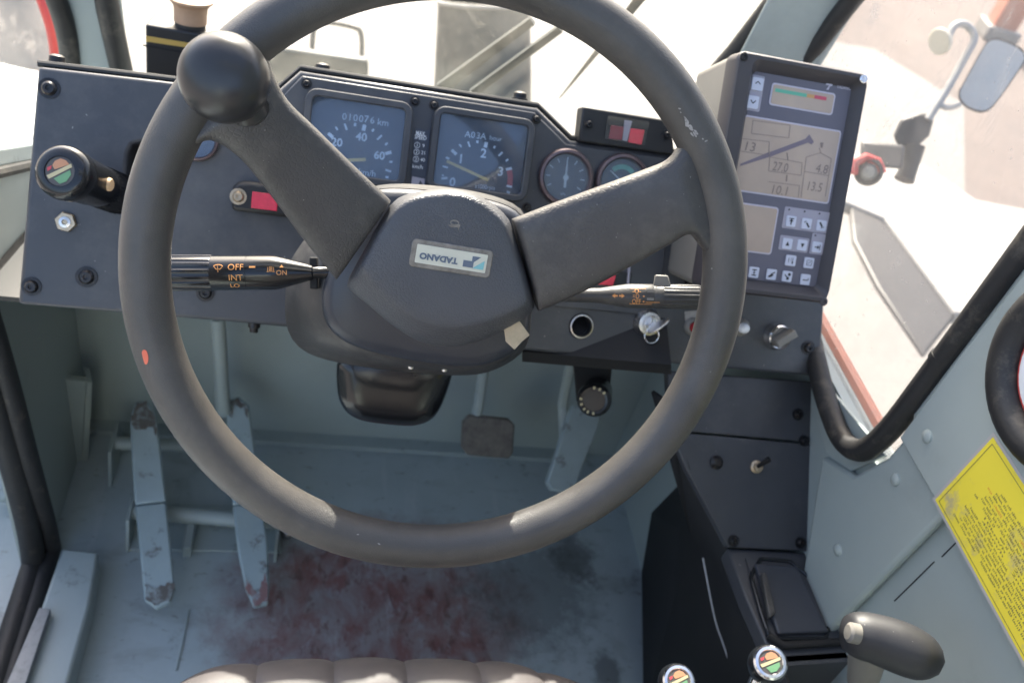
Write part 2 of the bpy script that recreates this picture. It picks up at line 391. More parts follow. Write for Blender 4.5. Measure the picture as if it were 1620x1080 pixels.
M['yellow'] = mat('yellow_sticker', (.88, .72, .06), .5, dirt=(.42, .36, .26), dirt_amt=.75, dirt_scale=38, dirt_edge=(.55, .68))
M['sticker_edge'] = mat('pale_sticker_edge', (.45, .43, .42), .5)
M['sticker_ink'] = mat('faded_ink', (.22, .18, .07), .6)
M['sticker_red'] = mat('faded_red_ink', (.75, .33, .06), .6)
M['green_emblem'] = mat('green_emblem', (.14, .30, .15), .4)
M['orange_emblem'] = mat('orange_emblem', (.52, .25, .13), .4)
M['cream_emblem'] = mat('cream_emblem', (.52, .45, .26), .4)
M['red_emblem'] = mat('red_emblem', (.55, .07, .08), .4)
M['emblem_disc'] = mat('dark_emblem_disc', (.09, .08, .07), .35)
M['wood'] = mat('cream_button', (.68, .46, .26), .45)
M['white_wire'] = mat('grey_wire', (.42, .42, .43), .45)
M['ext_ground'] = mat('pale_concrete', (.19, .178, .165), .85, var=.12, vscale=.8)
M['ext_white'] = mat('white_deck_paint', (.30, .285, .26), .5, var=.08, vscale=5)
M['ext_black'] = mat('exterior_black_paint', (.018, .017, .017), .5, var=.2)
M['ext_grey'] = mat('exterior_grey_paint', (.055, .06, .058), .5, var=.15, vscale=8)
M['ext_red'] = mat('exterior_red_paint', (.55, .06, .05), .4)
M['ext_orange'] = mat('exterior_salmon_paint', (.50, .17, .10), .5)
M['ext_pink'] = mat('reddish_brick_paving', (.125, .100, .088), .9, var=.12, vscale=2)
M['machine'] = mat('machine_grey_paint', (.24, .235, .22), .5, var=.1, vscale=4)
M['mirror_tube'] = mat('dull_steel_tube', (.34, .34, .33), .5, metal=.3)
M['mirror'] = mat('mirror_glass', (.50, .49, .46), .35, metal=.35)
M['mirror_back'] = mat('cream_mirror_back', (.66, .60, .48), .5)
M['alu'] = mat('scuffed_aluminium', (.26, .275, .285), .5, metal=.5, var=.3, vscale=60, dirt=(.12, .11, .12), dirt_amt=.8, dirt_scale=60)

# ------------------------------------------------------------------ reference planes of the cab
TH = R_(57)
DP = Frame(at(700, 230, .857), (1, 0, 0), (0, math.cos(TH), math.sin(TH)))          # dashboard face
WC = Vector((.0992, .4629, .7826))
WNv = Vector((-.0458, -.8857, .4620)).normalized()
WU = Vector((0, 0, 1)).cross(WNv).normalized()
WP = Frame(WC, WU, WNv.cross(WU))                                                   # steering wheel plane
FL = Frame((0, 0, 0), (1, 0, 0), (0, 1, 0))                                         # cab floor
XR, XL, YF = .58, -.30, 1.0
RW = Frame((XR, 0, 0), (0, 1, 0), (0, 0, 1)); RW.N = Vector((-1, 0, 0))             # right wall, facing in (U forward, V up)
LW = Frame((XL, 0, 0), (0, 1, 0), (0, 0, 1))                                        # left wall
FW = Frame((0, YF, 0), (1, 0, 0), (0, 0, 1))                                        # front wall of the footwell

# ================================================================== SETTING
def floor_material():
    m = mat('painted_floor', (.42, .475, .48), .45, var=.1, vscale=7, bump=.2, bscale=70, dist=.001, rvar=.08, dirt=(.13, .125, .12), dirt_amt=.8, dirt_scale=13, dirt_edge=(.60, .72))
    nt = m.node_tree; N = nt.nodes; L = nt.links; b = N['Principled BSDF']
    base = b.inputs['Base Color'].links[0].from_socket
    pos = N.new('ShaderNodeNewGeometry').outputs['Position']
    def blot(c, rx, ry, soft, nscale, namp, detail=10):
        sub = N.new('ShaderNodeVectorMath'); sub.operation = 'SUBTRACT'; L.new(pos, sub.inputs[0]); sub.inputs[1].default_value = (c[0], c[1], 0)
        sc = N.new('ShaderNodeVectorMath'); sc.operation = 'MULTIPLY'; L.new(sub.outputs[0], sc.inputs[0]); sc.inputs[1].default_value = (1/rx, 1/ry, 0)
        ln = N.new('ShaderNodeVectorMath'); ln.operation = 'LENGTH'; L.new(sc.outputs[0], ln.inputs[0])
        nz = N.new('ShaderNodeTexNoise'); nz.inputs['Scale'].default_value = nscale; nz.inputs['Detail'].default_value = detail; nz.inputs['Roughness'].default_value = .7
        L.new(pos, nz.inputs['Vector'])
        ma = N.new('ShaderNodeMath'); ma.operation = 'MULTIPLY_ADD'; L.new(nz.outputs['Fac'], ma.inputs[0]); ma.inputs[1].default_value = namp; L.new(ln.outputs['Value'], ma.inputs[2])
        mr = N.new('ShaderNodeMapRange'); mr.inputs['From Min'].default_value = 1 + namp*.5 - soft; mr.inputs['From Max'].default_value = 1 + namp*.5 + soft
        mr.inputs['To Min'].default_value = 1; mr.inputs['To Max'].default_value = 0; L.new(ma.outputs[0], mr.inputs['Value'])
        return mr.outputs[0]
    def over(base, fac, col, amt):
        mu = N.new('ShaderNodeMath'); mu.operation = 'MULTIPLY'; L.new(fac, mu.inputs[0]); mu.inputs[1].default_value = amt
        mx = N.new('ShaderNodeMix'); mx.data_type = 'RGBA'; L.new(mu.outputs[0], mx.inputs['Factor']); L.new(base, mx.inputs['A']); mx.inputs['B'].default_value = (*col, 1)
        return mx.outputs['Result']
    def spot(px, py): p = FL.px(px, py); return (p.x, p.y)
    c = spot(600, 960); e = spot(800, 960); g = spot(600, 850)
    def mottle(scale, lo, hi, stretch=(1, 1, 1)):
        sc = N.new('ShaderNodeVectorMath'); sc.operation = 'MULTIPLY'; L.new(pos, sc.inputs[0]); sc.inputs[1].default_value = stretch
        nz = N.new('ShaderNodeTexNoise'); nz.inputs['Scale'].default_value = scale; nz.inputs['Detail'].default_value = 8; nz.inputs['Roughness'].default_value = .62; nz.inputs['Distortion'].default_value = .4
        L.new(sc.outputs[0], nz.inputs['Vector'])
        mr = N.new('ShaderNodeMapRange'); mr.inputs['From Min'].default_value = lo; mr.inputs['From Max'].default_value = hi; L.new(nz.outputs['Fac'], mr.inputs['Value'])
        return mr.outputs[0]
    def times(a, b_):
        mu = N.new('ShaderNodeMath'); mu.operation = 'MULTIPLY'; L.new(a, mu.inputs[0]); L.new(b_, mu.inputs[1]); return mu.outputs[0]
    area = blot(c, (e[0]-c[0])*1.05, (g[1]-c[1])*1.15, .30, 14, 1.0)
    base = over(base, area, (.29, .235, .225), .9)
    base = over(base, times(area, mottle(22, .40, .58, (1, .7, 1))), (.23, .10, .09), .9)
    base = over(base, times(area, mottle(60, .54, .64, (1, .6, 1))), (.14, .065, .055), .7)
    base = over(base, times(area, mottle(45, .56, .66, (1, .7, 1))), (.34, .34, .345), .6)
    base = over(base, mottle(11, .60, .74, (1, 1, 1)), (.20, .22, .21), .5)
    base = over(base, mottle(34, .57, .70, (1, .22, 1)), (.52, .55, .55), .4)
    base = over(base, mottle(20, .55, .72, (.45, 1, 1)), (.22, .22, .21), .5)
    base = over(base, mottle(70, .62, .70, (.5, 1, 1)), (.16, .14, .12), .6)
    base = over(base, mottle(120, .70, .76), (.06, .05, .045), .8)
    c2 = spot(840, 930); e2 = spot(930, 930); g2 = spot(840, 850)
    base = over(base, blot(c2, e2[0]-c2[0], g2[1]-c2[1], .35, 45, 2.2), (.09, .09, .085), .55)
    for px_, py_, w_ in ((960, 1060, 22), (905, 880, 30)):
        c3 = spot(px_, py_); e3 = spot(px_ + w_, py_)
        base = over(base, blot(c3, e3[0]-c3[0], (e3[0]-c3[0])*1.3, .3, 50, 2.2), (.06, .055, .05), .6)
    L.new(base, b.inputs['Base Color'])
    return m

fl = build('floor', MB().prism([(-.62, -1.0, 0), (.8, -1.0, 0), (.8, YF, 0), (-.62, YF, 0)], (0, 0, -.03)), floor_material())
structure(fl)
# weld seams and bolts of the floor sheet
def floor_line(pts, r, name):
    P = [FL.px(x, y, .0015) for x, y in pts]
    return build(name, MB().tube(resample(chaikin(P, 1, False), 14, False), r, 6), M['paint_worn'], fl)
floor_line([(430, 693), (560, 700), (700, 707), (835, 716)], .006, 'weld_bead')
floor_line([(298, 965), (290, 1010), (278, 1060)], .0016, 'sheet_seam')
for x, y in ((548, 690), (645, 697), (828, 708), (760, 702)):
    p = FL.px(x, y)
    build('floor_bolt', MB().lathe(p, (0, 0, 1), [(.009, 0), (.009, .006), (.006, .009), (.001, .010)], 10), M['steel'], fl)

fw = build('front_wall', MB().prism([(-.62, YF, -.02), (.8, YF, -.02), (.8, YF, .44), (-.62, YF, .44)], (0, .02, 0)), M['paint'])
structure(fw)
cw = structure(build('cowl', MB().prism([(-.62, YF+.001, .44), (.8, YF+.001, .44), (.8, 1.12, .42), (-.62, 1.36, .42)], (0, 0, -.02)), M['paint']))
build('wall_flange', MB().box((.1, YF-.012, .006), (.42, 0, 0), (0, .012, 0), (0, 0, .005)), M['paint_worn'], fw)

# right wall: lower sheet, pillar behind the quarter window, raised cover sheet with rivets
def rwp(pts, off=0): return [RW.px(x, y, off) for x, y in pts]
ZS, YP = .567, .508                                        # sill height and rear edge of the quarter window
rw = build('right_wall', MB().prism([(XR, -.9, 0), (XR, 1.08, 0), (XR, 1.08, ZS), (XR, YP, ZS), (XR, YP, 1.75), (XR, -.9, 1.75)], (.03, 0, 0)), M['paint'])
structure(rw)
cov = rwp([(1423, 692), (1520, 560), (1700, 330), (1900, 420), (1900, 1500), (1760, 1280)], .018)
build('cover_sheet', MB().prism(cov, (.0175, 0, 0)), M['paint'], rw, bevel=.0015)
e0, e1 = RW.px(1445, 664, .018), RW.px(1700, 330, .018)
build('sheet_flange', MB().prism([e0, e1, e1 + Vector((.0095, .015, 0)), e0 + Vector((.0095, .015, 0))], (.001, 0, 0)), M['paint'], rw)
for x, y in ((1467, 690), (1417, 758), (1326, 869)):
    o_ = .018 if x > 1440 else .012
    p = RW.px(x, y, o_)
    build('rivet', MB().lathe(p, (-1, 0, 0), [(.0065, 0), (.0062, .0012), (.0045, .0026), (.001, .0032)], 16), M['paint'], rw)
# swage groove and seam in the lower sheet
build('side_sheet', MB().prism(rwp([(1270, 900), (1300, 720), (1350, 752), (1405, 722), (1432, 690), (1470, 740), (1530, 775), (1345, 962), (1290, 1020)], .012), (.0115, 0, 0)), M['paint'], rw, bevel=.004)
for a_, b_ in (((1415, 950), (1478, 888)), ((1490, 880), (1512, 858))):
    build('sheet_seam', MB().tube([RW.px(*a_, .0003), RW.px(*b_, .0003)], .0006, 6), M['black'], rw)
# corner flange under the window, behind the console
build('corner_flange', MB().prism(rwp([(1285, 640), (1300, 690), (1330, 790), (1345, 745), (1400, 720), (1300, 600)], .005), (.0045, 0, 0)), M['paint'], rw, bevel=.001)
# left wall ahead of the door
lw = build('left_wall', MB().prism([(XL, .74, 0), (XL, 1.0, 0), (XL, 1.0, .50), (XL, .74, .64)], (-.03, 0, 0)), M['paint'])
structure(lw)
build('sill_cap', MB().prism([(XL+.004, .70, .672), (XL+.004, 1.0, .512), (XL+.004, 1.0, .492), (XL+.004, .70, .652)], (-.05, 0, 0)), M['paint_worn'], lw, bevel=.002)
build('sill_rubber', MB().tube([(XL+.004, .70, .646), (XL+.004, 1.0, .486)], .006, 8), M['rubber'], lw)
structure(build('rear_wall', MB().prism([(-.36, -.50, 0), (.62, -.50, 0), (.62, -.50, 1.12), (-.36, -.50, 1.12)], (0, -.03, 0)), M['paint']))  # out of view, added to block low light from behind
# roof, out of view, shades the cab; open middle added to let sky in
roof = build('roof', MB().prism([(-.45, .72, 1.86), (.72, .72, 1.86), (.72, 1.10, 1.86), (-.45, 1.10, 1.86)], (0, 0, .04)).prism([(-.45, -.55, 1.86), (.72, -.55, 1.86), (.72, -.28, 1.86), (-.45, -.28, 1.86)], (0, 0, .04)), M['paint'])
structure(roof)

# ================================================================== EXTERIOR
ground = build('ground', MB().prism([(-150, -150, -1.7), (150, -150, -1.7), (150, 150, -1.7), (-150, 150, -1.7)], (0, 0, -.1)), M['ext_ground'])
structure(ground)
def zpx(x, y, z):
    r = ray(x, y); return CAM + r * ((z - CAM.z) / r.z)
pv = build('paving', MB().prism([zpx(1300, -120, -1.69), zpx(1900, -120, -1.69), zpx(1900, 420, -1.69), zpx(1480, 420, -1.69), zpx(1290, 120, -1.69)], (0, 0, -.006)), M['ext_pink'])
structure(pv)
kb2 = structure(build('pale_kerb', MB().prism([zpx(1300, 62, -1.684), zpx(1385, 78, -1.684), zpx(1525, 165, -1.684), zpx(1527, 330, -1.684), zpx(1430, 330, -1.684), zpx(1300, 200, -1.684)], (0, 0, -.004)), M['ext_ground']))
gc = thing('yard_column', 'salmon coloured square column in the yard beyond the mirrors', 'column', zpx(1575, 62, -1.69))
yb_ = zpx(1572, 60, -1.69); cr_ = Vector((1, -.25, 0)).normalized()
build('column_shaft', MB().box(yb_ + Vector((0, 0, 1.2)), cr_*.14, cr_.cross(Vector((0, 0, 1)))*.14, Vector((0, 0, 1.2))), M['ext_orange'], gc, bevel=.02)
build('column_foot', MB().box(yb_ + Vector((0, 0, .08)), cr_*.20, cr_.cross(Vector((0, 0, 1)))*.20, Vector((0, 0, .08))), M['machine'], gc, bevel=.02)
# carrier deck to the right, seen through the quarter window
dk = thing('carrier_deck', 'white crane carrier deck outside the right quarter window', 'deck', zpx(1450, 400, -.35))
build('deck_plate', MB().prism([zpx(1200, 235, -.35), zpx(1435, 243, -.35), zpx(1545, 315, -.35), zpx(1800, 365, -.35), zpx(1800, 520, -.35), zpx(1510, 495, -.35), zpx(1400, 345, -.35), zpx(1200, 260, -.35)], (0, 0, -.05)), M['ext_white'], dk, bevel=.01)
build('deck_shadow_gap', MB().prism([zpx(1345, 325, -.36), zpx(1385, 336, -.36), zpx(1440, 395, -.36), zpx(1514, 497, -.36), zpx(1463, 562, -.36), zpx(1388, 452, -.36), zpx(1350, 378, -.36)], (0, 0, -.02)), M['ext_black'], dk, bevel=.01)  # black sheet painted in for the shadow gap beside the deck
bb = thing('bumper_box', 'black box on the white deck beside the red lamp housing', 'box', at(1400, 245, 1.6))
build('box_body', MB().prism([at(1362, 222, 1.62), at(1432, 230, 1.62), at(1428, 268, 1.60), at(1360, 262, 1.60)], ray(1400, 245).normalized()*.12), M['ext_black'], bb, bevel=.006)
rl = thing('marker_lamp', 'round lamp with red hood and black ring outside the right window', 'lamp', at(1374, 272, 1.5))
_c = at(1374, 272, 1.5); _ax = (CAM - _c).normalized()
build('lamp_ring', MB().lathe(_c, _ax, [(.022, -.03), (.024, 0), (.018, .004), (.016, -.004)], 24), M['ext_black'], rl)
build('lamp_lens', MB().lathe(_c, _ax, [(.0155, -.003), (.010, .003), (.001, .005)], 20), M['ext_white'], rl)
build('lamp_hood', MB().tube([at(1350, 275, 1.5), at(1352, 258, 1.5), at(1370, 249, 1.5), at(1388, 256, 1.5), at(1396, 275, 1.5)], .008, 10), M['ext_red'], rl)
# mirrors
DM = 1.75
mi = thing('mirror_stand', 'mirror bracket with bent chrome tube and small round mirror outside right window', 'mirror', at(1440, 215, DM))
build('bracket', MB().loft([[at(1413, 215, DM), at(1425, 188, DM), at(1458, 178, DM), at(1478, 186, DM), at(1470, 215, DM), at(1445, 238, DM), at(1425, 240, DM)],
                            [at(x, y, DM+.07) for x, y in ((1413, 215), (1425, 188), (1458, 178), (1478, 186), (1470, 215), (1445, 238), (1425, 240))]]), M['ext_black'], mi, bevel=.006)
build('foot', MB().tube([at(1445, 232, DM), at(1440, 262, DM), at(1430, 285, DM)], [.022, .016, .02], 12), M['ext_black'], mi)
arm = chaikin([at(1468, 190, DM), at(1500, 140, DM), at(1530, 85, DM), at(1545, 60, DM), at(1530, 38, DM), at(1510, 38, DM), at(1500, 60, DM)], 2, False)
build('arm', MB().tube(arm, .0075, 10), M['mirror_tube'], mi)
_c = at(1487, 66, DM-.01); _ax = (at(1470, 72, DM-.02) - _c).normalized()
build('round_mirror', MB().lathe(_c, _ax, [(.001, -.016), (.018, -.013), (.026, -.002), (.026, .002), (.024, .004), (.001, .0035)], 24), M['mirror_back'], mi).scale = (1, 1, 1)
build('mirror_arm', MB().tube(chaikin([at(1486, 166, DM), at(1500, 172, DM), at(1518, 165, DM)], 2, False), .006, 8), M['mirror_tube'], mi)
mir = thing('side_mirror', 'large rounded rear view mirror outside the right window', 'mirror', at(1565, 120, DM))
mo = resample(chaikin([at(x, y, DM+.02) for x, y in ((1514, 150), (1520, 138), (1556, 72), (1566, 60), (1584, 60), (1618, 76), (1626, 90), (1618, 104), (1574, 168), (1558, 180), (1540, 177), (1520, 166))], 2), 48)
mc = sum(mo, Vector())/48; mb_ = ray(1565, 120).normalized()
build('mirror_shell', MB().loft([[mc + (p-mc)*.85 + mb_*.05 for p in mo], [p + mb_*.02 for p in mo], mo]), M['ext_black'], mir)
build('mirror_pane', MB().prism([mc + (p-mc)*.94 - mb_*.002 for p in mo], mb_*.001), M['mirror'], mir)
# things ahead of the windscreen
box = thing('deck_locker', 'grey deck locker with a bent grab handle seen through the windscreen', 'locker', at(510, 110, 2.6))
build('locker_body', MB().prism([at(400, 70, 2.6), at(583, 96, 2.6), at(583, 190, 2.74), at(400, 180, 2.74)], Vector((0, .05, -.01))), M['ext_grey'], box, bevel=.01)
build('grab_handle', MB().tube(chaikin([at(493, 90, 2.65), at(496, 38, 2.65), at(512, 34, 2.65), at(560, 42, 2.65), at(573, 50, 2.65), at(572, 100, 2.65)], 2, False), .008, 10), M['ext_black'], box)
cyl = thing('exhaust_stack', 'open topped grey metal stack seen through the windscreen', 'stack', at(770, 160, 2.4))
_a = at(766, 5, 2.35); _b = at(760, 330, 2.6); _x = (_a - _b)
_x.normalize()
rr_ = 73 * 2.35 / FPX
build('stack_wall', MB().lathe(_b, _x, [(rr_*1.25, 0), (rr_, (_a-_b).length), (rr_*.92, (_a-_b).length), (rr_*.92, (_a-_b).length-.25)], 40, True, True), M['ext_grey'], cyl)
build('stack_lip', MB().tube([_a + (Vector((_x.orthogonal().normalized()))*math.cos(t) + _x.cross(_x.orthogonal().normalized())*math.sin(t))*rr_ for t in [2*math.pi*i/40 for i in range(41)]], .006, 8), M['ext_white'], cyl)
mbp = thing('machine_body', 'pale grey machine body panel outside the left door window', 'panel', at(20, 200, 2.6))
build('body_panel', MB().prism([at(-260, 118, 2.6), at(150, 128, 2.6), at(150, 480, 3.16), at(-260, 480, 3.16)], Vector((0, .06, 0))), M['machine'], mbp, bevel=.01)
build('body_panel', MB().prism([at(-300, -160, 2.3), at(170, -160, 2.3), at(170, 116, 2.62), at(-300, 106, 2.62)], Vector((0, .06, 0))), M['machine'], mbp, bevel=.01)
# windscreen with wiper
wsq = [Vector((-.36, 1.315, .40)), Vector((.60, 1.115, .40)), Vector((.60, .86, 1.74)), Vector((-.34, 1.06, 1.74))]
wsn = (wsq[1]-wsq[0]).cross(wsq[3]-wsq[0]).normalized()
WS = Frame(wsq[0], wsq[1]-wsq[0], wsq[3]-wsq[0])
tag(build('windscreen', MB().prism(wsq, -wsn*.005), M['windscreen_glass']), 'dusty front windscreen pane behind the dashboard', 'window')
wp_ = thing('wiper', 'black windscreen wiper lying across the front glass', 'wiper', WS.px(885, 155, -.02))
build('blade', MB().loft([[WS.px(883, 157, -.02), WS.px(888, 154, -.02), WS.px(1030, -10, -.02), WS.px(1010, -12, -.02)], [WS.px(883, 157, -.035), WS.px(888, 154, -.035), WS.px(1030, -10, -.035), WS.px(1010, -12, -.035)]]), M['ext_grey'], wp_)
build('arm', MB().prism([WS.px(690, 136, -.03), WS.px(715, 140, -.03), WS.px(846, 40, -.03), WS.px(838, 30, -.03)], wsn*-.008), M['ext_grey'], wp_)
build('arm', MB().prism([WS.px(742, 146, -.03), WS.px(760, 148, -.03), WS.px(890, 52, -.03), WS.px(884, 42, -.03)], wsn*-.008), M['ext_grey'], wp_)
# right front pillar
pr = thing('front_pillar', 'grey green front pillar with black seals above the load display', 'pillar', at(1250, 90, 1.12))
def strip(name, a0, a1, b0, b1, da, db, th, m, parent):
    return build(name, MB().prism([at(*a0, da), at(*a1, da), at(*b1, db), at(*b0, db)], ray((a0[0]+b0[0])/2, (a0[1]+b0[1])/2).normalized()*th), m, parent, bevel=.004)
strip('pillar_core', (1085, 250), (1200, 265), (1245, -60), (1400, -60), 1.20, 1.0, .05, M['paint'], pr)
build('windscreen_seal', MB().tube([at(1080, 180, 1.18), at(1165, 83, 1.12), at(1265, -45, 1.02)], .014, 12), M['rubber'], pr)
build('side_seal', MB().tube([at(1190, 200, 1.16), at(1272, 95, 1.10), at(1400, -65, .98)], .012, 12), M['rubber'], pr)
build('outer_strip', MB().tube([at(1200, 160, 1.17), at(1232, 95, 1.12), at(1340, -60, 1.0)], .006, 8), M['ext_red'], pr)
# quarter window pane and its rubber
tag(build('quarter_window', MB().prism([(XR+.012, YP, ZS), (XR+.012, 1.25, ZS), (XR+.012, .93, 1.7), (XR+.012, YP, 1.7)], (.005, 0, 0)), M['side_glass']),
    'dust speckled side window pane right of the load display', 'window')
qs = thing('window_seal', 'thick black rubber tube seal round the right quarter window corner', 'seal', (XR, YP, ZS))
sealp = chaikin([RW.px(1262, 440, .010), RW.px(1288, 560, .011), RW.px(1308, 640, .013), RW.px(1338, 712, .013), RW.px(1385, 712, .013), RW.px(1500, 558, .013), RW.px(1680, 315, .013), RW.px(1800, 150, .013)], 3, False)
build('rubber_tube', MB().tube(sealp, .0115, 16), M['rubber'], qs)
jp = [RW.px(1488, 572, .013), RW.px(1494, 564, .013)]
build('joint_sleeve', MB().tube(jp, .0122, 16), M['rubber'], qs)
build('outer_frame', MB().tube([(XR+.03, YP+.05, ZS-.004), (XR+.03, 1.0, ZS-.004)], .010, 10), M['ext_orange'], qs)
# round port with rubber ring at the right edge
pc = RW.px(1700, 595, .018)
vent = thing('round_port', 'round wall port with thick black rubber ring at the right edge', 'port', pc)
def ringpath(c, r, n=48): return [c + Vector((0, math.cos(2*math.pi*i/n)*r, math.sin(2*math.pi*i/n)*r)) for i in range(n+1)]
pr_r = (RW.px(1590, 595, .018) - pc).length
build('rubber_ring', MB().tube(ringpath(pc, pr_r), .0145, 14), M['rubber'], vent)
build('inner_rim', MB().tube(ringpath(pc, pr_r-.0175), .0035, 12), M['ext_red'], vent)
build('port_disc', MB().lathe(pc, (-1, 0, 0), [(pr_r-.012, 0), (pr_r-.020, .005), (.001, .005)], 40), M['white_print'], vent)

# left pillar, door frame and door
lp = thing('door_pillar', 'grey green pillar between the left door window and the windscreen', 'pillar', at(150, 110, 1.2))
strip('pillar_core', (88, -60), (185, -60), (135, 300), (230, 300), 1.05, 1.30, .05, M['paint'], lp)
build('windscreen_seal', MB().tube([at(158, -60, 1.04), at(172, 20, 1.08), at(192, 110, 1.15), at(230, 250, 1.26)], .014, 12), M['rubber'], lp)
build('door_seal', MB().tube(chaikin([at(62, -60, 1.04), at(92, 5, 1.08), at(108, 60, 1.12), at(113, 120, 1.16), at(110, 240, 1.24)], 2, False), .0125, 12), M['rubber'], lp)
dr = thing('cab_door', 'left cab door with red frame and grey sill outside the rubber seal', 'door', (XL-.06, .7, 0))
build('window_frame', MB().tube(chaikin([at(45, -60, 1.2), at(68, 0, 1.2), at(85, 50, 1.22), at(92, 110, 1.25), at(90, 300, 1.32)], 2, False), .0085, 10), M['ext_red'], dr)
build('door_bottom', MB().prism([(XL-.30, .86, .35), (XL-.62, -.1, .35), (XL-.62, -.1, -.12), (XL-.30, .86, -.12)], (-.03, 0, 0)), M['paint'], dr)
dgq = [at(-120, -80, 1.26), at(70, -80, 1.22), at(92, 40, 1.25), at(90, 222, 1.30), at(-120, 214, 1.30)]
build('door_glass', MB().prism(dgq, ray(20, 80)*.005), M['side_glass'], dr)
for x, y in ((6, 783),):
    p = at(x, y, 1.24)
    build('hinge_bolt', MB().lathe(p, (1, 0, 0), [(.010, -.01), (.010, .004), (.006, .007), (.001, .008)], 12), M['paint_worn'], dr)
# door rubber seals down to the floor, sill step and kick strip
ds = thing('door_rubber', 'double black rubber door seal curving down to the floor at lower left', 'seal', LW.px(85, 880))
pin = chaikin([LW.px(-40, 440, .004), LW.px(5, 580, .004), LW.px(48, 740, .004), LW.px(82, 860, .004), LW.px(84, 915, .004), LW.px(60, 975, .004), LW.px(10, 1110, .004)], 3, False)
for p_ in pin: p_.z = max(p_.z, .010)
build('rubber_bead', MB().tube(pin, .0125, 14), M['rubber'], ds)
pout = chaikin([LW.px(-45, 530, -.012), LW.px(-8, 640, -.012), LW.px(36, 790, -.012), LW.px(56, 890, -.012), LW.px(48, 960, -.012), LW.px(-15, 1130, -.012)], 3, False)
for p_ in pout: p_.z = max(p_.z, .012)
build('rubber_bead', MB().tube(pout, .0145, 14), M['rubber'], ds)
SL = Frame((0, 0, .05), (1, 0, 0), (0, 1, 0))
st = thing('door_step', 'raised grey painted step along the left door sill', 'step', FL.px(110, 1000))
stp = [SL.px(x, y) for x, y in ((98, 866), (156, 872), (141, 960), (104, 1090), (20, 1090), (60, 975))]
build('step_plate', MB().prism(stp, (0, 0, -.048)), M['paint_worn'], st, bevel=.004)
ks = [SL.px(x, y, .014) for x, y in ((62, 960), (80, 962), (36, 1095), (4, 1095))]
tag(build('kick_strip', MB().prism(ks, (0, 0, -.012)), M['alu'], None, bevel=.001), 'scuffed bare aluminium strip on the left door step', 'strip')
gs = thing('gusset_plate', 'dark grey sheet gusset in the left corner of the footwell', 'plate', FL.px(120, 870))
GP = Frame(at(115, 735, 1.34), (1, .35, 0), (0, 0, 1))
build('gusset_sheet', MB().prism([GP.px(x, y) for x, y in ((70, 660), (95, 600), (137, 604), (122, 872), (96, 868))], GP.N*-.012), M['paint'], gs, bevel=.002)
build('gusset_flange', MB().prism([GP.px(x, y, .001) for x, y in ((137, 604), (146, 606), (132, 874), (122, 872))], GP.N*-.03), M['paint'], gs)

# ================================================================== DASHBOARD
db = thing('dashboard', 'dark blue grey sheet metal dashboard behind the steering wheel', 'dashboard', DP.px(650, 300))
out = [(60, 105), (250, 127), (432, 150), (475, 112), (850, 171), (902, 222), (1066, 244), (1100, 252), (1318, 285), (1297, 596), (1060, 575), (830, 554), (640, 535), (450, 516), (240, 499), (28, 481)]
panel = MB().prism([DP.px(x, y) for x, y in out], DP.N * -.055)
pan = build('panel', panel, M['dash'], db)
# blind holes: the lever slot and the empty lighter socket
def cut(target, mb):
    me = bpy.data.meshes.new('c'); me.from_pydata([Vector(v) - WL[target.name] for v in mb.v], [], mb.f)
    bm = bmesh.new(); bm.from_mesh(me); bmesh.ops.recalc_face_normals(bm, faces=bm.faces); bm.to_mesh(me); bm.free()
    c = bpy.data.objects.new('c', me); COL.objects.link(c); c.parent = target.parent; c.location = target.location
    mo_ = target.modifiers.new('b', 'BOOLEAN'); mo_.operation = 'DIFFERENCE'; mo_.object = c; mo_.solver = 'EXACT'
    dg = bpy.context.evaluated_depsgraph_get(); dg.update()
    nm = bpy.data.meshes.new_from_object(target.evaluated_get(dg))
    target.modifiers.remove(mo_); target.data = nm
    bpy.data.objects.remove(c); bpy.data.meshes.remove(me)
slot = resample(chaikin([DP.px(x, y, .01) for x, y in ((196, 250), (204, 226), (222, 224), (262, 232), (262, 395), (192, 388))], 2), 28)
cut(pan, MB().prism(slot, DP.N * -.055))
hc = DP.px(920, 516)
cut(pan, MB().lathe(hc + DP.N*.01, DP.N*-1, [(.0112, 0), (.0112, .05)], 28))
pan.data.shade_smooth(); pan.data.set_sharp_from_angle(angle=R_(35))
bv = pan.modifiers.new('bevel', 'BEVEL'); bv.width = .0035; bv.segments = 3; bv.limit_method = 'ANGLE'; bv.angle_limit = R_(50)
# dark rubber lip behind the top edge
lip = [DP.px(x, y, -.008) + DP.V*.0025 for x, y in out[:9]]
build('edge_lip', MB().tube(lip, .003, 8), M['dash_edge'], db)
# closed underside between the panel and the front wall
ub0 = DP.px(28, 478, -.053); ub1 = DP.px(1297, 593, -.053)
build('underside_sheet', MB().prism([(XL+.002, ub0.y, ub0.z), (XR-.002, ub1.y, ub1.z), (XR-.002, YF-.001, .435), (XL+.002, YF-.001, .435)], (0, 0, .006)), M['dash_edge'], db)
# panel joints as separate thin cover sheets
def plate(name, pts, fr, t, m, parent, off=None, bevel=.0012):
    o_ = t if off is None else off
    return build(name, MB().prism([fr.px(x, y, o_) for x, y in pts], fr.N * -t), m, parent, bevel=bevel)
plate('cluster_sheet', [(447, 152), (478, 120), (846, 178), (896, 228), (1060, 250), (1052, 410), (1040, 500), (820, 480), (820, 340), (560, 300), (430, 290)], DP, .003, M['dash'], db)

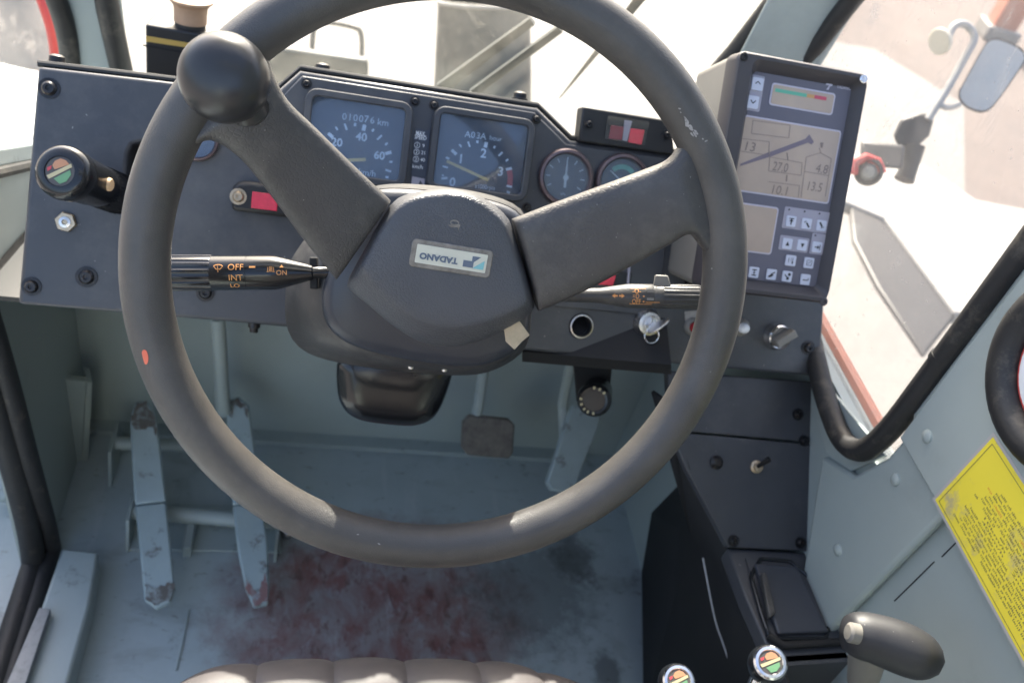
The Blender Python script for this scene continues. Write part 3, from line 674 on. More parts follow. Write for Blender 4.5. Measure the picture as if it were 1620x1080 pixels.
def screw(fr, x, y, parent, r=.0058, m='screw', off=0.0, name='screw', h=.0045, socket=True):
    c = fr.px(x, y, off)
    mb = MB().lathe(c, fr.N, [(r*1.45, 0), (r*1.45, .0009), (r*1.02, .0010), (r, h*.55), (r*.72, h), (r*.36, h), (r*.32, h*.55), (.0001, h*.5)] if socket else
                    [(r*1.4, 0), (r*1.4, .0009), (r, .001), (r*.95, h*.6), (r*.5, h), (.0001, h*1.05)], 18)
    return build(name, mb, M[m], parent)
for x, y, r in ((78, 140, .0062), (50, 453, .0058), (137, 438, .0066), (325, 463, .0058), (1278, 550, .0056)):
    screw(DP, x, y, db, r, off=.0002)
for x, y in ((485, 133), (656, 161), (686, 167), (848, 189), (833, 328)):
    screw(DP, x, y, db, .0034, off=.0032)
# bolts standing on the top edge and hanging under the bottom edge
for x, y in ((90, 101), (510, 114), (822, 158)):
    c = DP.px(x, y, -.02)
    build('bolt', MB().lathe(c, DP.V, [(.0085, -.004), (.0085, .001), (.007, .0015), (.0068, .006), (.004, .008), (.0001, .0082)], 14), M['screw'], db)
for x, y in ((402, 516),):
    c = DP.px(x, y, -.025)
    build('bolt', MB().lathe(c, -DP.V, [(.006, -.004), (.006, .001), (.0045, .0015), (.004, .006), (.0001, .0062)], 12), M['screw'], db)
c = DP.px(105, 351)
nut = build('hex_nut', MB().lathe(c, DP.N, [(.0092, 0), (.0092, .004), (.0085, .005)], 6), M['brass'], db)
build('stud', MB().lathe(c, DP.N, [(.005, .004), (.005, .0062), (.0025, .0066), (.002, .004)], 16), M['steel'], nut)
# socket ring round the empty hole
build('socket_ring', MB().lathe(hc, DP.N, [(.0125, 0), (.0125, .0015), (.0112, .0018), (.0108, -.004)], 32, False, False), M['steel'], db)

# --------- square instruments
def frame_ring(fr, uv, w, h, r, inset, ht, m, parent, name='bezel', base=0.0, lipd=.006):
    def ring(ww, hh, rr_, off): return [fr.pt(uv[0]+x, uv[1]+y, off) for x, y in rrect(ww, hh, rr_, 6)]
    rings = [ring(w, h, r, base), ring(w, h, r, base+ht*.7), ring(w-.002, h-.002, r-.001, base+ht), ring(w-2*inset+.002, h-2*inset+.002, r*.45, base+ht), ring(w-2*inset, h-2*inset, r*.4, base+ht-.001), ring(w-2*inset, h-2*inset, r*.4, base+ht-lipd)]
    return build(name, MB().loft(rings, False, False), m, parent)
def tick(fr, a, b, w, m, parent, off, name='tick'):
    A = fr.uv(*a, off); B = fr.uv(*b, off)
    return glyph([stroke(A[0], A[1], B[0], B[1], w)], fr, (0, 0), 1, m, parent, name, off, t=.0002)
def dtext(s, fr, x, y, h, m, parent, off, **k):
    return text(s, fr, fr.uv(x, y, off), h, m, parent, off=off, **k)

def instrument(name, label, outer, inner):
    cu, cv, w, h = DP.rect(outer, .008)
    iu, iv, iw, ih = DP.rect(inner, .006)
    t = thing(name, label, 'gauge', DP.pt(cu, cv, 0))
    frame_ring(DP, (cu, cv), w, h, .012, .5*((w-iw)*.5 + (h-ih)*.5), .009, M['dash'], t, base=.0028)
    build('dial', MB().prism([DP.pt(cu+x, cv+y, .0042) for x, y in rrect(w-.012, h-.012, .008)], DP.N*-.0012), M['dial'], t)
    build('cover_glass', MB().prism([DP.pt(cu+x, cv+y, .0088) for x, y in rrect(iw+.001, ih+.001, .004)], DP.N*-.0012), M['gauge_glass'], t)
    return t
OFF = .0048
sp = instrument('speedometer', 'square speedometer marked to 60 km/h on the dashboard', [(483, 137), (653, 163), (643, 298), (472, 280)], [(497, 152), (641, 172), (631, 287), (487, 270)])
def S(x, y): return (480 + x/6, 130 + y/6)
for a, b, w in (((235, 485), (278, 525), .0032), ((305, 425), (325, 455), .0016), ((392, 395), (412, 455), .0018), ((490, 388), (490, 420), .0022),
                ((582, 405), (568, 462), .0034), ((668, 445), (652, 470), .0020), ((745, 505), (700, 547), .0018), ((800, 578), (775, 598), .0018), ((778, 680), (835, 665), .003),
                ((815, 757), (845, 757), .0018), ((778, 832), (832, 850), .0018), ((780, 898), (808, 905), .002)):
    tick(DP, S(*a), S(*b), w, M['white_print'], sp, OFF)
for s_, p_, h_ in (('20', (318, 570), .0078), ('40', (550, 520), .0078), ('60', (722, 695), .0078)):
    dtext(s_, DP, *S(*p_), h_, M['white_print'], sp, OFF, bold=.02)
for s_, p_ in zip('010076', ((390, 327), (443, 334), (495, 340), (548, 347), (600, 352), (655, 362))):
    dtext(s_, DP, *S(*p_), .0062, M['white_print'], sp, OFF)
dtext('km', DP, *S(757, 383), .006, M['white_print'], sp, OFF)
dtext('km/h', DP, *S(605, 860), .0058, M['white_print'], sp, OFF)
tick(DP, S(592, 735), S(330, 745), .0030, M['needle'], sp, .0066, 'needle')

ta = instrument('tachometer', 'square tachometer with red zone past 3 on the dashboard', [(685, 166), (846, 189), (834, 322), (675, 300)], [(698, 181), (833, 198), (823, 312), (688, 296)])
def T_(x, y): return (640 + x/6, 150 + y/6)
for a, b, w in (((350, 795), (408, 790), .002), ((355, 765), (372, 768), .0016), ((362, 678), (412, 692), .0016), ((392, 595), (425, 608), .0018), ((448, 525), (492, 567), .003), ((520, 470), (540, 497), .0016),
                ((603, 445), (620, 497), .0016), ((690, 435), (693, 460), .002), ((778, 450), (766, 500), .0034), ((860, 487), (848, 508), .0018), ((930, 545), (892, 582), .0016), ((985, 612), (962, 630), .0018),
                ((962, 710), (1018, 698), .0026), ((968, 865), (1020, 875), .002), ((970, 920), (1000, 930), .002)):
    tick(DP, T_(*a), T_(*b), w, M['white_print'], ta, OFF)
rb = [T_(*p) for p in ((970, 712), (1018, 702), (1030, 785), (1022, 872), (972, 860), (980, 785))]
plate('red_zone', rb, DP, .0002, M['red_band'], ta, OFF-.0002, 0)
for s_, p_, h_ in (('0', (455, 828), .0088), ('1', (535, 608), .0088), ('2', (750, 555), .0088), ('3', (912, 728), .0088)):
    dtext(s_, DP, *T_(*p_), h_, M['white_print'], ta, OFF, bold=.02)
for s_, p_ in zip('A03A', ((600, 375), (650, 382), (700, 388), (748, 394))):
    dtext(s_, DP, *T_(*p_), .006, M['white_print'], ta, OFF)
dtext('hour', DP, *T_(868, 415), .0045, M['white_print'], ta, OFF)
dtext('x1000rpm', DP, *T_(762, 882), .0062, M['white_print'], ta, OFF, width=.020)
tick(DP, T_(795, 812), T_(400, 630), .0027, M['needle'], ta, .0066, 'needle')

# --------- speed table plate between them
mp = thing('speed_plate', 'narrow dark MAX SPEED plate between the two square gauges', 'plate', DP.px(664, 250))
plate('plate_sheet', [(657, 203), (681, 207), (673, 305), (648, 301)], DP, .0012, M['dial_dark'], mp, .0046, .0003)
plate('torn_paper', [(652, 279), (672, 283), (671, 296), (665, 285), (660, 296), (650, 296)], DP, .0003, M['key_pad'], mp, .0050, 0)
for s_, p_, h_ in (('MAX.', (1115, 488), .0040), ('SPEED', (1112, 525), .0040)):
    dtext(s_, DP, *S(*p_), h_, M['white_print'], mp, .0048, width=.0115 if s_ == 'SPEED' else .0092, bold=.01)
for n_, v_, yy in (('1', '9', 598), ('2', '21', 664), ('3', '40', 732)):
    cc = DP.uv(*S(1080 - (yy-598)*.09, yy), .0048)
    mbr = MB(); 
    mbr.loft([[DP.pt(cc[0]+x, cc[1]+y, .0048) for x, y in ngon(0, 0, .0028, 20)], [DP.pt(cc[0]+x, cc[1]+y, .0048) for x, y in ngon(0, 0, .0024, 20)]], False, False)
    build('ring_mark', mbr, M['white_print'], mp)
    text(n_, DP, cc, .0030, M['white_print'], mp, off=.0048)
    dtext(v_, DP, *S(1140 - (yy-598)*.06, yy+6), .0032, M['white_print'], mp, .0048)
dtext('km/h', DP, *S(1085, 802), .0036, M['white_print'], mp, .0048, width=.010)

# --------- round gauges
def round_gauge(name, label, x, y, rpx, marks):
    c = DP.px(x, y, .006); r = (DP.px(x + rpx, y + rpx*.15, .006) - c).length
    t = thing(name, label, 'gauge', DP.px(x, y))
    uvc = DP.uv(x, y, .006); o = DP.pt(*uvc, .003)
    build('ring', MB().lathe(o, DP.N, [(r, 0), (r*1.02, .004), (r*.97, .007), (r*.88, .0075), (r*.84, .006), (r*.80, .0035), (r*.79, .001)], 48, False, False), M['gauge_ring'], t)
    build('dial', MB().lathe(o, DP.N, [(r*.8, .0002), (r*.8, .001), (.0001, .001)], 40), M['dial_dark'], t)
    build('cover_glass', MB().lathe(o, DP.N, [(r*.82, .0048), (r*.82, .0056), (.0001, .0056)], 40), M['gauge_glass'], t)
    if marks:
        for a in range(-120, 121, 30):
            d_ = (math.sin(R_(a)), math.cos(R_(a)))
            glyph([stroke(d_[0]*r*.56, d_[1]*r*.56, d_[0]*r*.72, d_[1]*r*.72, .0009)], DP, uvc, 1, M['white_print'], t, 'tick', .0043, t=.0002)
        ca, sa = .0, 1
        glyph([[(-.0012, -.010), (.0012, -.010), (.0011, .0), (.0004, r*.62), (-.0004, r*.62), (-.0011, .0)]], DP, uvc, 1, M['white_needle'], t, 'needle', .0062, rot=2, t=.0005)
        glyph([ngon(0, 0, .0028, 16)], DP, uvc, 1, M['white_needle'], t, 'needle_hub', .0066, t=.0005)
        text('kPa', DP, (uvc[0], uvc[1]-r*.58), .0026, M['white_print'], t, off=.0043)
    else:
        glyph([[(r*.45*math.sin(R_(a)), r*.45*math.cos(R_(a))) for a in range(-45, 46, 10)] + [(r*.62*math.sin(R_(a)), r*.62*math.cos(R_(a))) for a in range(45, -46, -10)]], DP, uvc, 1, M['led_green'], t, 'green_zone', .0043, t=.0002)
        glyph([[(-.0009, -.004), (.0009, -.004), (.0004, r*.6), (-.0004, r*.6)]], DP, uvc, 1, M['white_needle'], t, 'needle', .0062, rot=55, t=.0005)
    return t
round_gauge('pressure_gauge', 'round pressure gauge with white needle straight up beside the tachometer', 895, 281, 42, True)
round_gauge('temperature_gauge', 'round gauge with green zone partly hidden by the right spoke', 984, 288, 41, False)
round_gauge('round_gauge', 'round gauge almost hidden behind the left side of the rim', 312, 222, 34, False)

# --------- lamps on the dash
wl = thing('warning_lamp_box', 'black box with red warning lenses on top of the dashboard', 'lamp', DP.px(990, 235))
plate('box_plate', [(922, 168), (1062, 191), (1068, 246), (916, 224)], DP, .02, M['dash_edge'], wl, .006, .002)
lb_ = [(962, 183), (1028, 193), (1020, 231), (957, 220)]
plate('window_recess', lb_, DP, .001, M['black'], wl, .0064, 0)
plate('red_lens', [(967, 198), (987, 201), (984, 222), (963, 219)], DP, .0012, M['dark_red_lens'], wl, .0074, .0003)
plate('red_lens', [(998, 203), (1020, 206), (1015, 229), (994, 225)], DP, .0012, M['red_lens'], wl, .0074, .0003)
plate('symbol_strip', [(988, 190), (1000, 192), (992, 224), (985, 222)], DP, .0003, M['key_pad'], wl, .0072, 0)
plate('lens_cover', lb_, DP, .001, M['lens'], wl, .0092, .0003)
for x, y in ((931, 197), (1054, 214)): screw(DP, x, y, wl, .0036, off=.0062)
rl2 = thing('tell_tale_lamp', 'red lamp unit with rusty screw left of the wheel spoke', 'lamp', DP.px(400, 320))
plate('lamp_housing', [(368, 296), (376, 287), (395, 287), (470, 298), (466, 346), (366, 333)], DP, .014, M['dash_edge'], rl2, .014, .004)
plate('red_lens', [(399, 303), (440, 308), (438, 334), (397, 329)], DP, .002, M['red_lens'], rl2, .0152, .0005)
screw(DP, 377, 311, rl2, .0052, 'brass', .0142)
rl3 = thing('tell_tale_lamp', 'red tell tale lamps under the right spoke behind the stalk', 'lamp', DP.px(965, 440))
plate('lamp_plate', [(880, 420), (1000, 432), (998, 452), (876, 446)], DP, .003, M['gloss_black'], rl3, .004, .0006)
plate('red_lens', [(950, 433), (975, 436), (970, 452), (946, 450)], DP, .002, M['red_lens'], rl3, .0066, .0008)
plate('red_lens', [(924, 430), (944, 433), (940, 450), (922, 448)], DP, .002, M['red_lens'], rl3, .0066, .0008)
plate('clear_edge', [(996, 405), (999, 405), (995, 453), (992, 453)], DP, .004, M['key_pad'], rl3, .006, 0)

# --------- load display
LP = Frame(DP.px(1240, 285, 0) + DP.N*.095, DP.U, DP.V)
ou, ov, ow, oh = LP.rect([(1165, 79), (1380, 116), (1306, 486), (1113, 452)])
ld = thing('load_display', 'crane load indicator display with keys and beige housing right of the wheel', 'display', LP.pt(ou, ov - oh/2, -.09))
def LU(x, y, off=0): return LP.uv(x, y, off)
def lring(w, h, r, off, dv=0): return [LP.pt(ou+x, ov+y+dv, off) for x, y in rrect(w, h, r, 5)]
build('housing', MB().loft([lring(ow*.93, oh*.95, .008, -.098), lring(ow*.985, oh*.99, .008, -.022)]), M['beige'], ld, bevel=.002)
iu, iv, iw, ih = LP.rect([(1192, 112), (1350, 141), (1287, 458), (1140, 432)], -.012)
def iring(w, h, r, off): return [LP.pt(iu+x, iv+y, off) for x, y in rrect(w, h, r, 5)]
build('front_frame', MB().loft([lring(ow, oh, .009, -.023), lring(ow, oh, .009, -.003), lring(ow-.004, oh-.004, .008, 0), iring(iw+.016, ih+.018, .008, 0), iring(iw+.014, ih+.016, .008, -.001), iring(iw, ih, .004, -.0125)], True, False), M['lmi_frame'], ld)
face = build('face_plate', MB().prism([LP.pt(iu+x, iv+y, -.012) for x, y in rrect(iw-.0002, ih-.0002, .004)], LP.N*-.002), M['lmi_face'], ld)
for x, y, m_ in ((1177, 90, 'screw'), (1366, 125, 'chrome'), (1303, 477, 'lmi_frame')):
    build('corner_screw', MB().lathe(LP.px(x, y, .0), LP.N, [(.0042, 0), (.0042, .0008), (.0034, .0014), (.0018, .0014), (.0016, .0006), (.0001, .0006)], 18), M[m_], ld)
FO = -.012
def lplate(name, c4, m, parent, off, t=.0004, r=.0015):
    u, v, w, h = LP.rect(c4, off)
    return build(name, MB().prism([LP.pt(u+x, v+y, off) for x, y in rrect(w, h, r, 3)], LP.N*-t), M[m], parent), (u, v, w, h)
def screen(name, c4):
    b_, (u, v, w, h) = lplate('screen_border', c4, 'screen_border', ld, FO+.0006, .0006, .003)
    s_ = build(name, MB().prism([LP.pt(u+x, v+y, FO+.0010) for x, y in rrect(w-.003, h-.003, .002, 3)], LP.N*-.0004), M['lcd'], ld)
    return s_
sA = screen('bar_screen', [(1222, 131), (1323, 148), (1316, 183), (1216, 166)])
for c4, m_ in (([(1227, 140), (1277, 148.5), (1276, 154), (1226, 145.5)], 'led_green'), ([(1277, 148.5), (1289, 150.5), (1288, 156), (1276, 154)], 'led_yellow'), ([(1289, 150.5), (1308, 154), (1307, 159.5), (1288, 156)], 'led_red')):
    lplate('light_bar', c4, m_, sA, FO+.0013, .0003, .0003)
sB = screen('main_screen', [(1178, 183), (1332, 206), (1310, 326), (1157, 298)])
def Bq(x, y): return (1130 + x/4.154, 80 + y/4.154)
SO = FO + .0013
def sline(pts, w, m, parent=sB):
    uvs = [LU(*Bq(*p), SO) for p in pts]
    glyph([stroke(a[0], a[1], b[0], b[1], w) for a, b in zip(uvs, uvs[1:])], LP, (0, 0), 1, M[m], parent, 'screen_line', SO, t=.0002)
for ln in ([(255, 460), (500, 492), (490, 575), (245, 545), (255, 460)], [(170, 578), (362, 600), (358, 690), (165, 660)], [(365, 700), (578, 738), (572, 820), (358, 792), (365, 700)],
           [(355, 862), (560, 888), (552, 965)], [(570, 965), (605, 700), (700, 672), (770, 712), (730, 960)], [(590, 795), (752, 822)], [(690, 640), (700, 665), (700, 675)]):
    sline(ln, .0007, 'lcd_line')
bm_ = [LU(*Bq(*p), SO) for p in ((365, 700), (365, 668), (600, 580), (625, 552), (655, 600), (640, 618), (615, 606))]
glyph([bm_], LP, (0, 0), 1, M['lcd_boom'], sB, 'boom_symbol', SO, t=.0002)
b2 = [LU(*Bq(*p), SO) for p in ((170, 760), (172, 745), (360, 668), (362, 700))]
glyph([b2], LP, (0, 0), 1, M['lcd_boom'], sB, 'boom_symbol', SO, t=.0002)
for p0, p1 in (((478, 672), (485, 720)), ((478, 818), (474, 860))): sline([p0, p1], .0012, 'lcd_seg')
hk = [LU(*Bq(*p), SO) for p in ((697, 605), (718, 605), (712, 640), (700, 640))]
glyph([hk], LP, (0, 0), 1, M['lcd_seg'], sB, 'hook_symbol', SO, t=.0002)
for s_, p_, w_ in (('27.0', (435, 765), .0165), ('10.1', (432, 918), .0165), ('4.8', (708, 778), .0135), ('13.5', (662, 895), .0155), ('13', (238, 632), .0105)):
    text(s_, LP, LU(*Bq(*p_), SO), .0085, M['lcd_seg'], sB, off=SO, width=w_, shear=.1)
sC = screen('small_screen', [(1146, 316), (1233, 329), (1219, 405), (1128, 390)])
# logo on the face
tx = LU(1335, 139, FO)
text('TADANO', LP, tx, .0030, M['screen_border'], face, off=FO+.0003, width=.0155, bold=.02)
lg = LU(1311, 137, FO)
glyph([[(-1, 1), (1.2, 1), (1, .2), (.4, .2), (.1, -1), (-.6, -1), (.2, .3), (-1, .3)]], LP, lg, .0032, M['screen_border'], face, 'logo', FO+.0003)
# keys
def key(x, y, icon, size=.0105, sx=1.0, back=None):
    u, v = LU(x, y, FO)
    k = build('key', MB().prism([LP.pt(u+a, v+b, FO+.0016) for a, b in rrect(size*sx, size, .0012, 3)], LP.N*-.0016), M['key'], ld, bevel=.0003)
    if icon: glyph(icon, LP, (u, v), size/2, M['black_print'], k, 'symbol', FO+.0019, t=.0002)
    return k
def tri(up): return [[(-.4, -.35*up), (.4, -.35*up), (0, .45*up)]]
I_up = [stroke(-.45, .0, 0, .4, .13), stroke(0, .4, .45, .0, .13)]
I_dn = [stroke(-.45, .3, 0, -.2, .13), stroke(0, -.2, .45, .3, .13)]
lplate('key_pad', [(1188, 118), (1210, 121), (1202, 177), (1178, 174)], 'key_pad', ld, FO+.0004)
key(1197.5, 133.5, I_up, .0118); key(1190, 162, I_dn, .0118)
lplate('key_pad', [(1243, 327), (1314, 336), (1307, 370), (1236, 360)], 'key_pad', ld, FO+.0004)
lplate('key_pad', [(1286, 368), (1307, 371), (1301, 404), (1280, 401)], 'key_pad', ld, FO+.0004)
lplate('key_pad', [(1235, 372), (1281, 377), (1277, 400), (1231, 395)], 'key_pad', ld, FO+.0004)
key(1250.5, 350, [stroke(-.5, .5, .5, .5, .16), stroke(0, -.6, 0, .2, .22), [(-.45, 0), (.45, 0), (0, .42)]])
key(1275, 354, [stroke(.55, -.6, -.1, .2, .32), stroke(-.6, .2, -.2, .5, .14)])
key(1298.5, 357, [stroke(-.5, .6, .1, -.2, .34), stroke(-.1, -.45, .5, -.2, .14)])
key(1244.5, 385.5, tri(1)); key(1268, 388, tri(-1))
key(1291.5, 391, [stroke(-.55, 0, .1, 0, .22), [(0, -.4), (.42, 0), (0, .4)], stroke(.52, -.5, .52, .5, .14)])
key(1250, 412, [stroke(-.5, -.4, -.5, .5, .08), stroke(0, -.1, 0, .5, .08), [(.1, -.2), (.5, -.2), (.3, -.65)], stroke(.35, -.3, .35, .5, .1)], sx=1.05)
key(1278.7, 415.7, [stroke(-.5, -.45, .5, -.45, .08), stroke(-.5, -.45, -.5, .5, .08), stroke(-.5, .5, .5, .5, .08), stroke(.5, .5, .5, -.45, .08), stroke(-.3, -.2, .3, .3, .08)])
key(1191.7, 430.6, [stroke(0, -.5, 0, .5, .16), stroke(-.45, .5, .45, .5, .2), stroke(-.45, -.5, .45, -.5, .2), stroke(-.25, 0, .25, 0, .12)])
key(1219.5, 434, [[(-.65, -.55), (-.3, -.55), (.1, -.35), (.4, -.05), (.2, .1), (-.3, -.05), (-.65, -.3)], stroke(-.2, .05, .6, .5, .2)])
key(1244.2, 437, [stroke(-.6, .35, -.1, -.15, .2), ngon(.35, .4, .3, 12), [(-.2, -.6), (.35, -.6), (.35, -.1), (-.05, -.05)]])
key(1273, 442, [stroke(-.55, -.1, .5, -.1, .16), stroke(.5, -.1, .5, .3, .14), [(-.65, -.1), (-.35, .06), (-.35, -.26)]])
for x, y in ((1248, 331.5), (1272.5, 334.5), (1296, 338), (1289.5, 372.5)):
    u, v = LU(x, y, FO); glyph([ngon(u, v, .0009, 10)], LP, (0, 0), 1, M['black_print'], ld, 'indicator_dot', FO+.0008)

# --------- lower row of switches on the dash
def axis_on(x, y, off=0): return DP.px(x, y, off)
ig = thing('ignition_switch', 'ignition switch with a key and ring under the right stalk', 'switch', axis_on(1023, 512))
c = axis_on(1023, 510)
build('collar', MB().lathe(c, DP.N, [(.0150, 0), (.0150, .003), (.0132, .006), (.0122, .010), (.0088, .0105), (.0082, .0098), (.0001, .0098)], 40), M['steel'], ig)
build('lock_barrel', MB().lathe(c + DP.N*.0098, DP.N, [(.0070, 0), (.0068, .0014), (.0001, .0014)], 28), M['chrome'], ig)
K = Frame(c + DP.N*.012, (DP.U*.72 + DP.V*.62), DP.N)
kb = [K.pt(x, y, .0009) for x, y in chaikin([Vector((-.004, 0, 0)), Vector((.004, 0, 0)), Vector((.005, .010, 0)), Vector((.014, .013, 0)), Vector((.015, .024, 0)), Vector((.004, .030, 0)), Vector((-.010, .027, 0)), Vector((-.012, .016, 0)), Vector((-.005, .010, 0))], 2) for x, y in [(x, y)]] if False else \
     [K.pt(p.x, p.y, .0009) for p in chaikin([Vector((-.004, 0, 0)), Vector((.004, 0, 0)), Vector((.005, .008, 0)), Vector((.014, .011, 0)), Vector((.015, .022, 0)), Vector((.004, .027, 0)), Vector((-.010, .024, 0)), Vector((-.012, .014, 0)), Vector((-.005, .008, 0))], 2)]
build('key', MB().prism(kb, K.N*-.0018), M['steel'], ig, bevel=.0004)
rc = axis_on(1031, 531, .016)
build('key_ring', MB().tube([rc + (DP.U*math.cos(2*math.pi*i/30) + DP.V*math.sin(2*math.pi*i/30))*.0078 for i in range(31)], .0007, 8), M['chrome'], ig)
def button(name, label, x, y, r, m_, ring='beige'):
    t = thing(name, label, 'button', axis_on(x, y)); c = axis_on(x, y)
    build('collar', MB().lathe(c, DP.N, [(r*1.75, 0), (r*1.75, .003), (r*1.45, .0055), (r*1.15, .0065), (r*1.05, .006)], 30), M[ring], t)
    build('cap', MB().lathe(c, DP.N, [(r, .004), (r, .010), (r*.85, .0128), (r*.5, .0145), (.0001, .015)], 26), M[m_], t)
    return t
button('red_push_button', 'small round red push button in a cream collar near the rim', 1095, 516, .0056, 'red_button')
button('white_push_button', 'small white push button just showing past the right of the rim', 1171, 517, .0056, 'white_print')
tg = thing('dash_toggle', 'silver toggle switch behind the tip of the right stalk', 'switch', axis_on(1113, 470))
build('bush', MB().lathe(axis_on(1112, 475), DP.N, [(.0062, 0), (.0062, .004), (.0044, .0045), (.0042, .009)], 16), M['steel'], tg)
build('bat', MB().tube([axis_on(1112, 473, .006), axis_on(1112, 466, .02), axis_on(1112, 456, .032)], [.0024, .003, .0046], 14), M['chrome'], tg)
plate('switch_guard', [(1086, 395), (1097, 392), (1102, 470), (1092, 472)], DP, .012, M['gloss_black'], tg, .012, .001)
rs = thing('rotary_switch', 'round silver rotary switch with bar handle below the load display', 'switch', axis_on(1226, 531))
c = axis_on(1226, 531)
build('collar', MB().lathe(c, DP.N, [(.0152, 0), (.0152, .003), (.0138, .005), (.0134, .012), (.0122, .0135), (.0112, .0128), (.0108, .010), (.0001, .010)], 40), M['chrome'], rs)
bd = (DP.U*.80 + DP.V*.60).normalized(); bp_ = DP.N.cross(bd)
build('bar_handle', MB().box(c + DP.N*.017 + bd*.001, bd*.0125, bp_*.0042, DP.N*.0078), M['beige'], rs, bevel=.001)
# tiny scuffs of old tape near the buttons
plate('tape_residue', [(1083, 493), (1105, 490), (1112, 505), (1100, 503), (1084, 508)], DP, .0002, M['chip_grey'], db, .0008, 0)

# ================================================================== STEERING WHEEL
sw = thing('steering_wheel', 'worn dark grey two spoke steering wheel in the centre', 'steering wheel', WP.pt(0, 0, -.05))
RM, RT = .195, .0156
nU, nT = 144, 28
V = []; Fc = []
for i in range(nU):
    a = 2*math.pi*i/nU; d = WP.U*math.cos(a) + WP.V*math.sin(a)
    for k in range(nT):
        b = 2*math.pi*k/nT
        V.append(WC + d*(RM + RT*math.cos(b)) + WP.N*RT*1.02*math.sin(b))
for i in range(nU):
    for k in range(nT):
        Fc.append((i*nT+k, ((i+1) % nU)*nT+k, ((i+1) % nU)*nT+(k+1) % nT, i*nT+(k+1) % nT))
rim = build('rim', MB().add(V, Fc), M['rim'], sw)

def sec(up, lo, off, th, n=28):
    a = WP.px(*up, off); b = WP.px(*lo, off); mid = (a+b)/2; w = (a-b)/2
    P = []
    for i in range(n):
        t = 2*math.pi*i/n; c_, s_ = math.cos(t), math.sin(t)
        P.append(mid + w*(abs(c_)**.45)*(1 if c_ > 0 else -1) + WP.N*th*(abs(s_)**.7)*(1 if s_ > 0 else -1))
    return P
def smooth_sections(secs, k=4):
    """Catmull-Rom through the section list"""
    out_ = []
    n = len(secs)
    for i in range(n-1):
        p0, p1, p2, p3 = secs[max(i-1, 0)], secs[i], secs[i+1], secs[min(i+2, n-1)]
        for j in range(k):
            t = j/k
            out_.append([.5*((2*p1[q]) + (p2[q]-p0[q])*t + (2*p0[q]-5*p1[q]+4*p2[q]-p3[q])*t*t + (3*p1[q]-p0[q]-3*p2[q]+p3[q])*t**3) for q in range(len(p1))])
    out_.append(secs[-1]); return out_
HO = -.030
left_s = [sec((618, 318), (531, 442), HO-.004, .0085), sec((612, 311), (526, 434), HO, .011), sec((560, 262), (478, 375), HO+.008, .0115), sec((500, 203), (420, 297), HO+.018, .012),
          sec((456, 160), (378, 248), -.005, .0125), sec((432, 118), (333, 222), 0, .0118), sec((420, 88), (296, 240), 0, .0095), sec((378, 88), (248, 268), 0, .005)]
build('spoke', MB().loft(smooth_sections(left_s)), M['spoke'], sw, sharp=60)
right_s = [sec((810, 347), (851, 489), HO-.004, .0085), sec((820, 343), (858, 488), HO, .011), sec((880, 320), (920, 461), HO+.008, .0115), sec((960, 291), (1000, 418), HO+.019, .012),
           sec((1022, 268), (1055, 387), -.004, .0125), sec((1058, 252), (1090, 370), 0, .0118), sec((1082, 222), (1114, 396), 0, .0095), sec((1118, 190), (1150, 432), 0, .005)]
build('spoke', MB().loft(smooth_sections(right_s)), M['spoke'], sw, sharp=60)
# hub cover
hub_px = [(547, 449), (575, 398), (600, 352), (622, 318), (648, 306), (690, 299), (730, 300), (765, 312), (800, 338), (812, 360), (826, 405), (840, 450), (848, 486), (838, 500), (800, 522), (760, 541), (715, 551), (670, 546), (625, 520), (585, 486), (553, 460)]
def hubring(off, inset, shift=(0, 0)):
    P = resample(chaikin([WP.px(x, y, HO-.004) for x, y in hub_px], 1), 90)
    c_ = WP.px(700, 425, HO-.004)
    return [c_ + (p-c_) - (p-c_).normalized()*inset + WP.N*(off-(HO-.004)) + WP.V*shift[1]*(1 if (p-c_).dot(WP.V) < 0 else max(0, 1-(p-c_).dot(WP.V)/.03)) for p in P]
top_px = [(571, 424), (586, 396), (604, 362), (624, 334), (648, 315), (690, 306), (730, 307), (762, 319), (794, 346), (804, 366), (819, 410), (831, 452), (836, 476), (828, 486), (796, 502), (757, 516), (714, 523), (668, 514), (632, 492), (602, 462), (578, 436)]
def topring(off, inset):
    P = resample(chaikin([WP.px(x, y, HO+.0125) for x, y in top_px], 1), 90); c_ = WP.px(702, 414, HO+.0125)
    return [p - (p-c_).normalized()*inset + WP.N*(off-HO-.0125) for p in P]
oR = hubring(HO-.006, 0); tR = topring(HO+.0108, -.0004)
def lerp_ring(k, dn=0): return [a.lerp(b, k) + WP.N*dn for a, b in zip(oR, tR)]
rings = [hubring(HO-.030, .006), hubring(HO-.018, .0012), oR, lerp_ring(.10, .0012), lerp_ring(.5, .0016), lerp_ring(.9, .0006), topring(HO+.0122, .0006), topring(HO+.0131, .0026), topring(HO+.0138, .007), topring(HO+.0143, .020)]
hub = build('hub_cover', MB().loft(rings), M['hub'], sw, sharp=70)
HT = HO + .0143
bu, bv2, bw, bh = WP.rect([(652, 377), (780, 396), (774, 441), (648, 420)], HT)
ang = math.degrees(math.atan2(WP.uv(776, 418, HT)[1]-WP.uv(650, 398, HT)[1], WP.uv(776, 418, HT)[0]-WP.uv(650, 398, HT)[0]))
def hb(x, y, off): ca, sa = math.cos(R_(ang)), math.sin(R_(ang)); return WP.pt(bu + x*ca - y*sa, bv2 + x*sa + y*ca, off)
bw = (WP.uv(778, 418, HT)[0]-WP.uv(650, 398, HT)[0]) / math.cos(R_(ang)); bh = .0195
badge = build('badge_frame', MB().prism([hb(x, y, HT+.0009) for x, y in rrect(bw, bh, .003)], WP.N*-.0025), M['badge_frame'], hub, bevel=.0006)
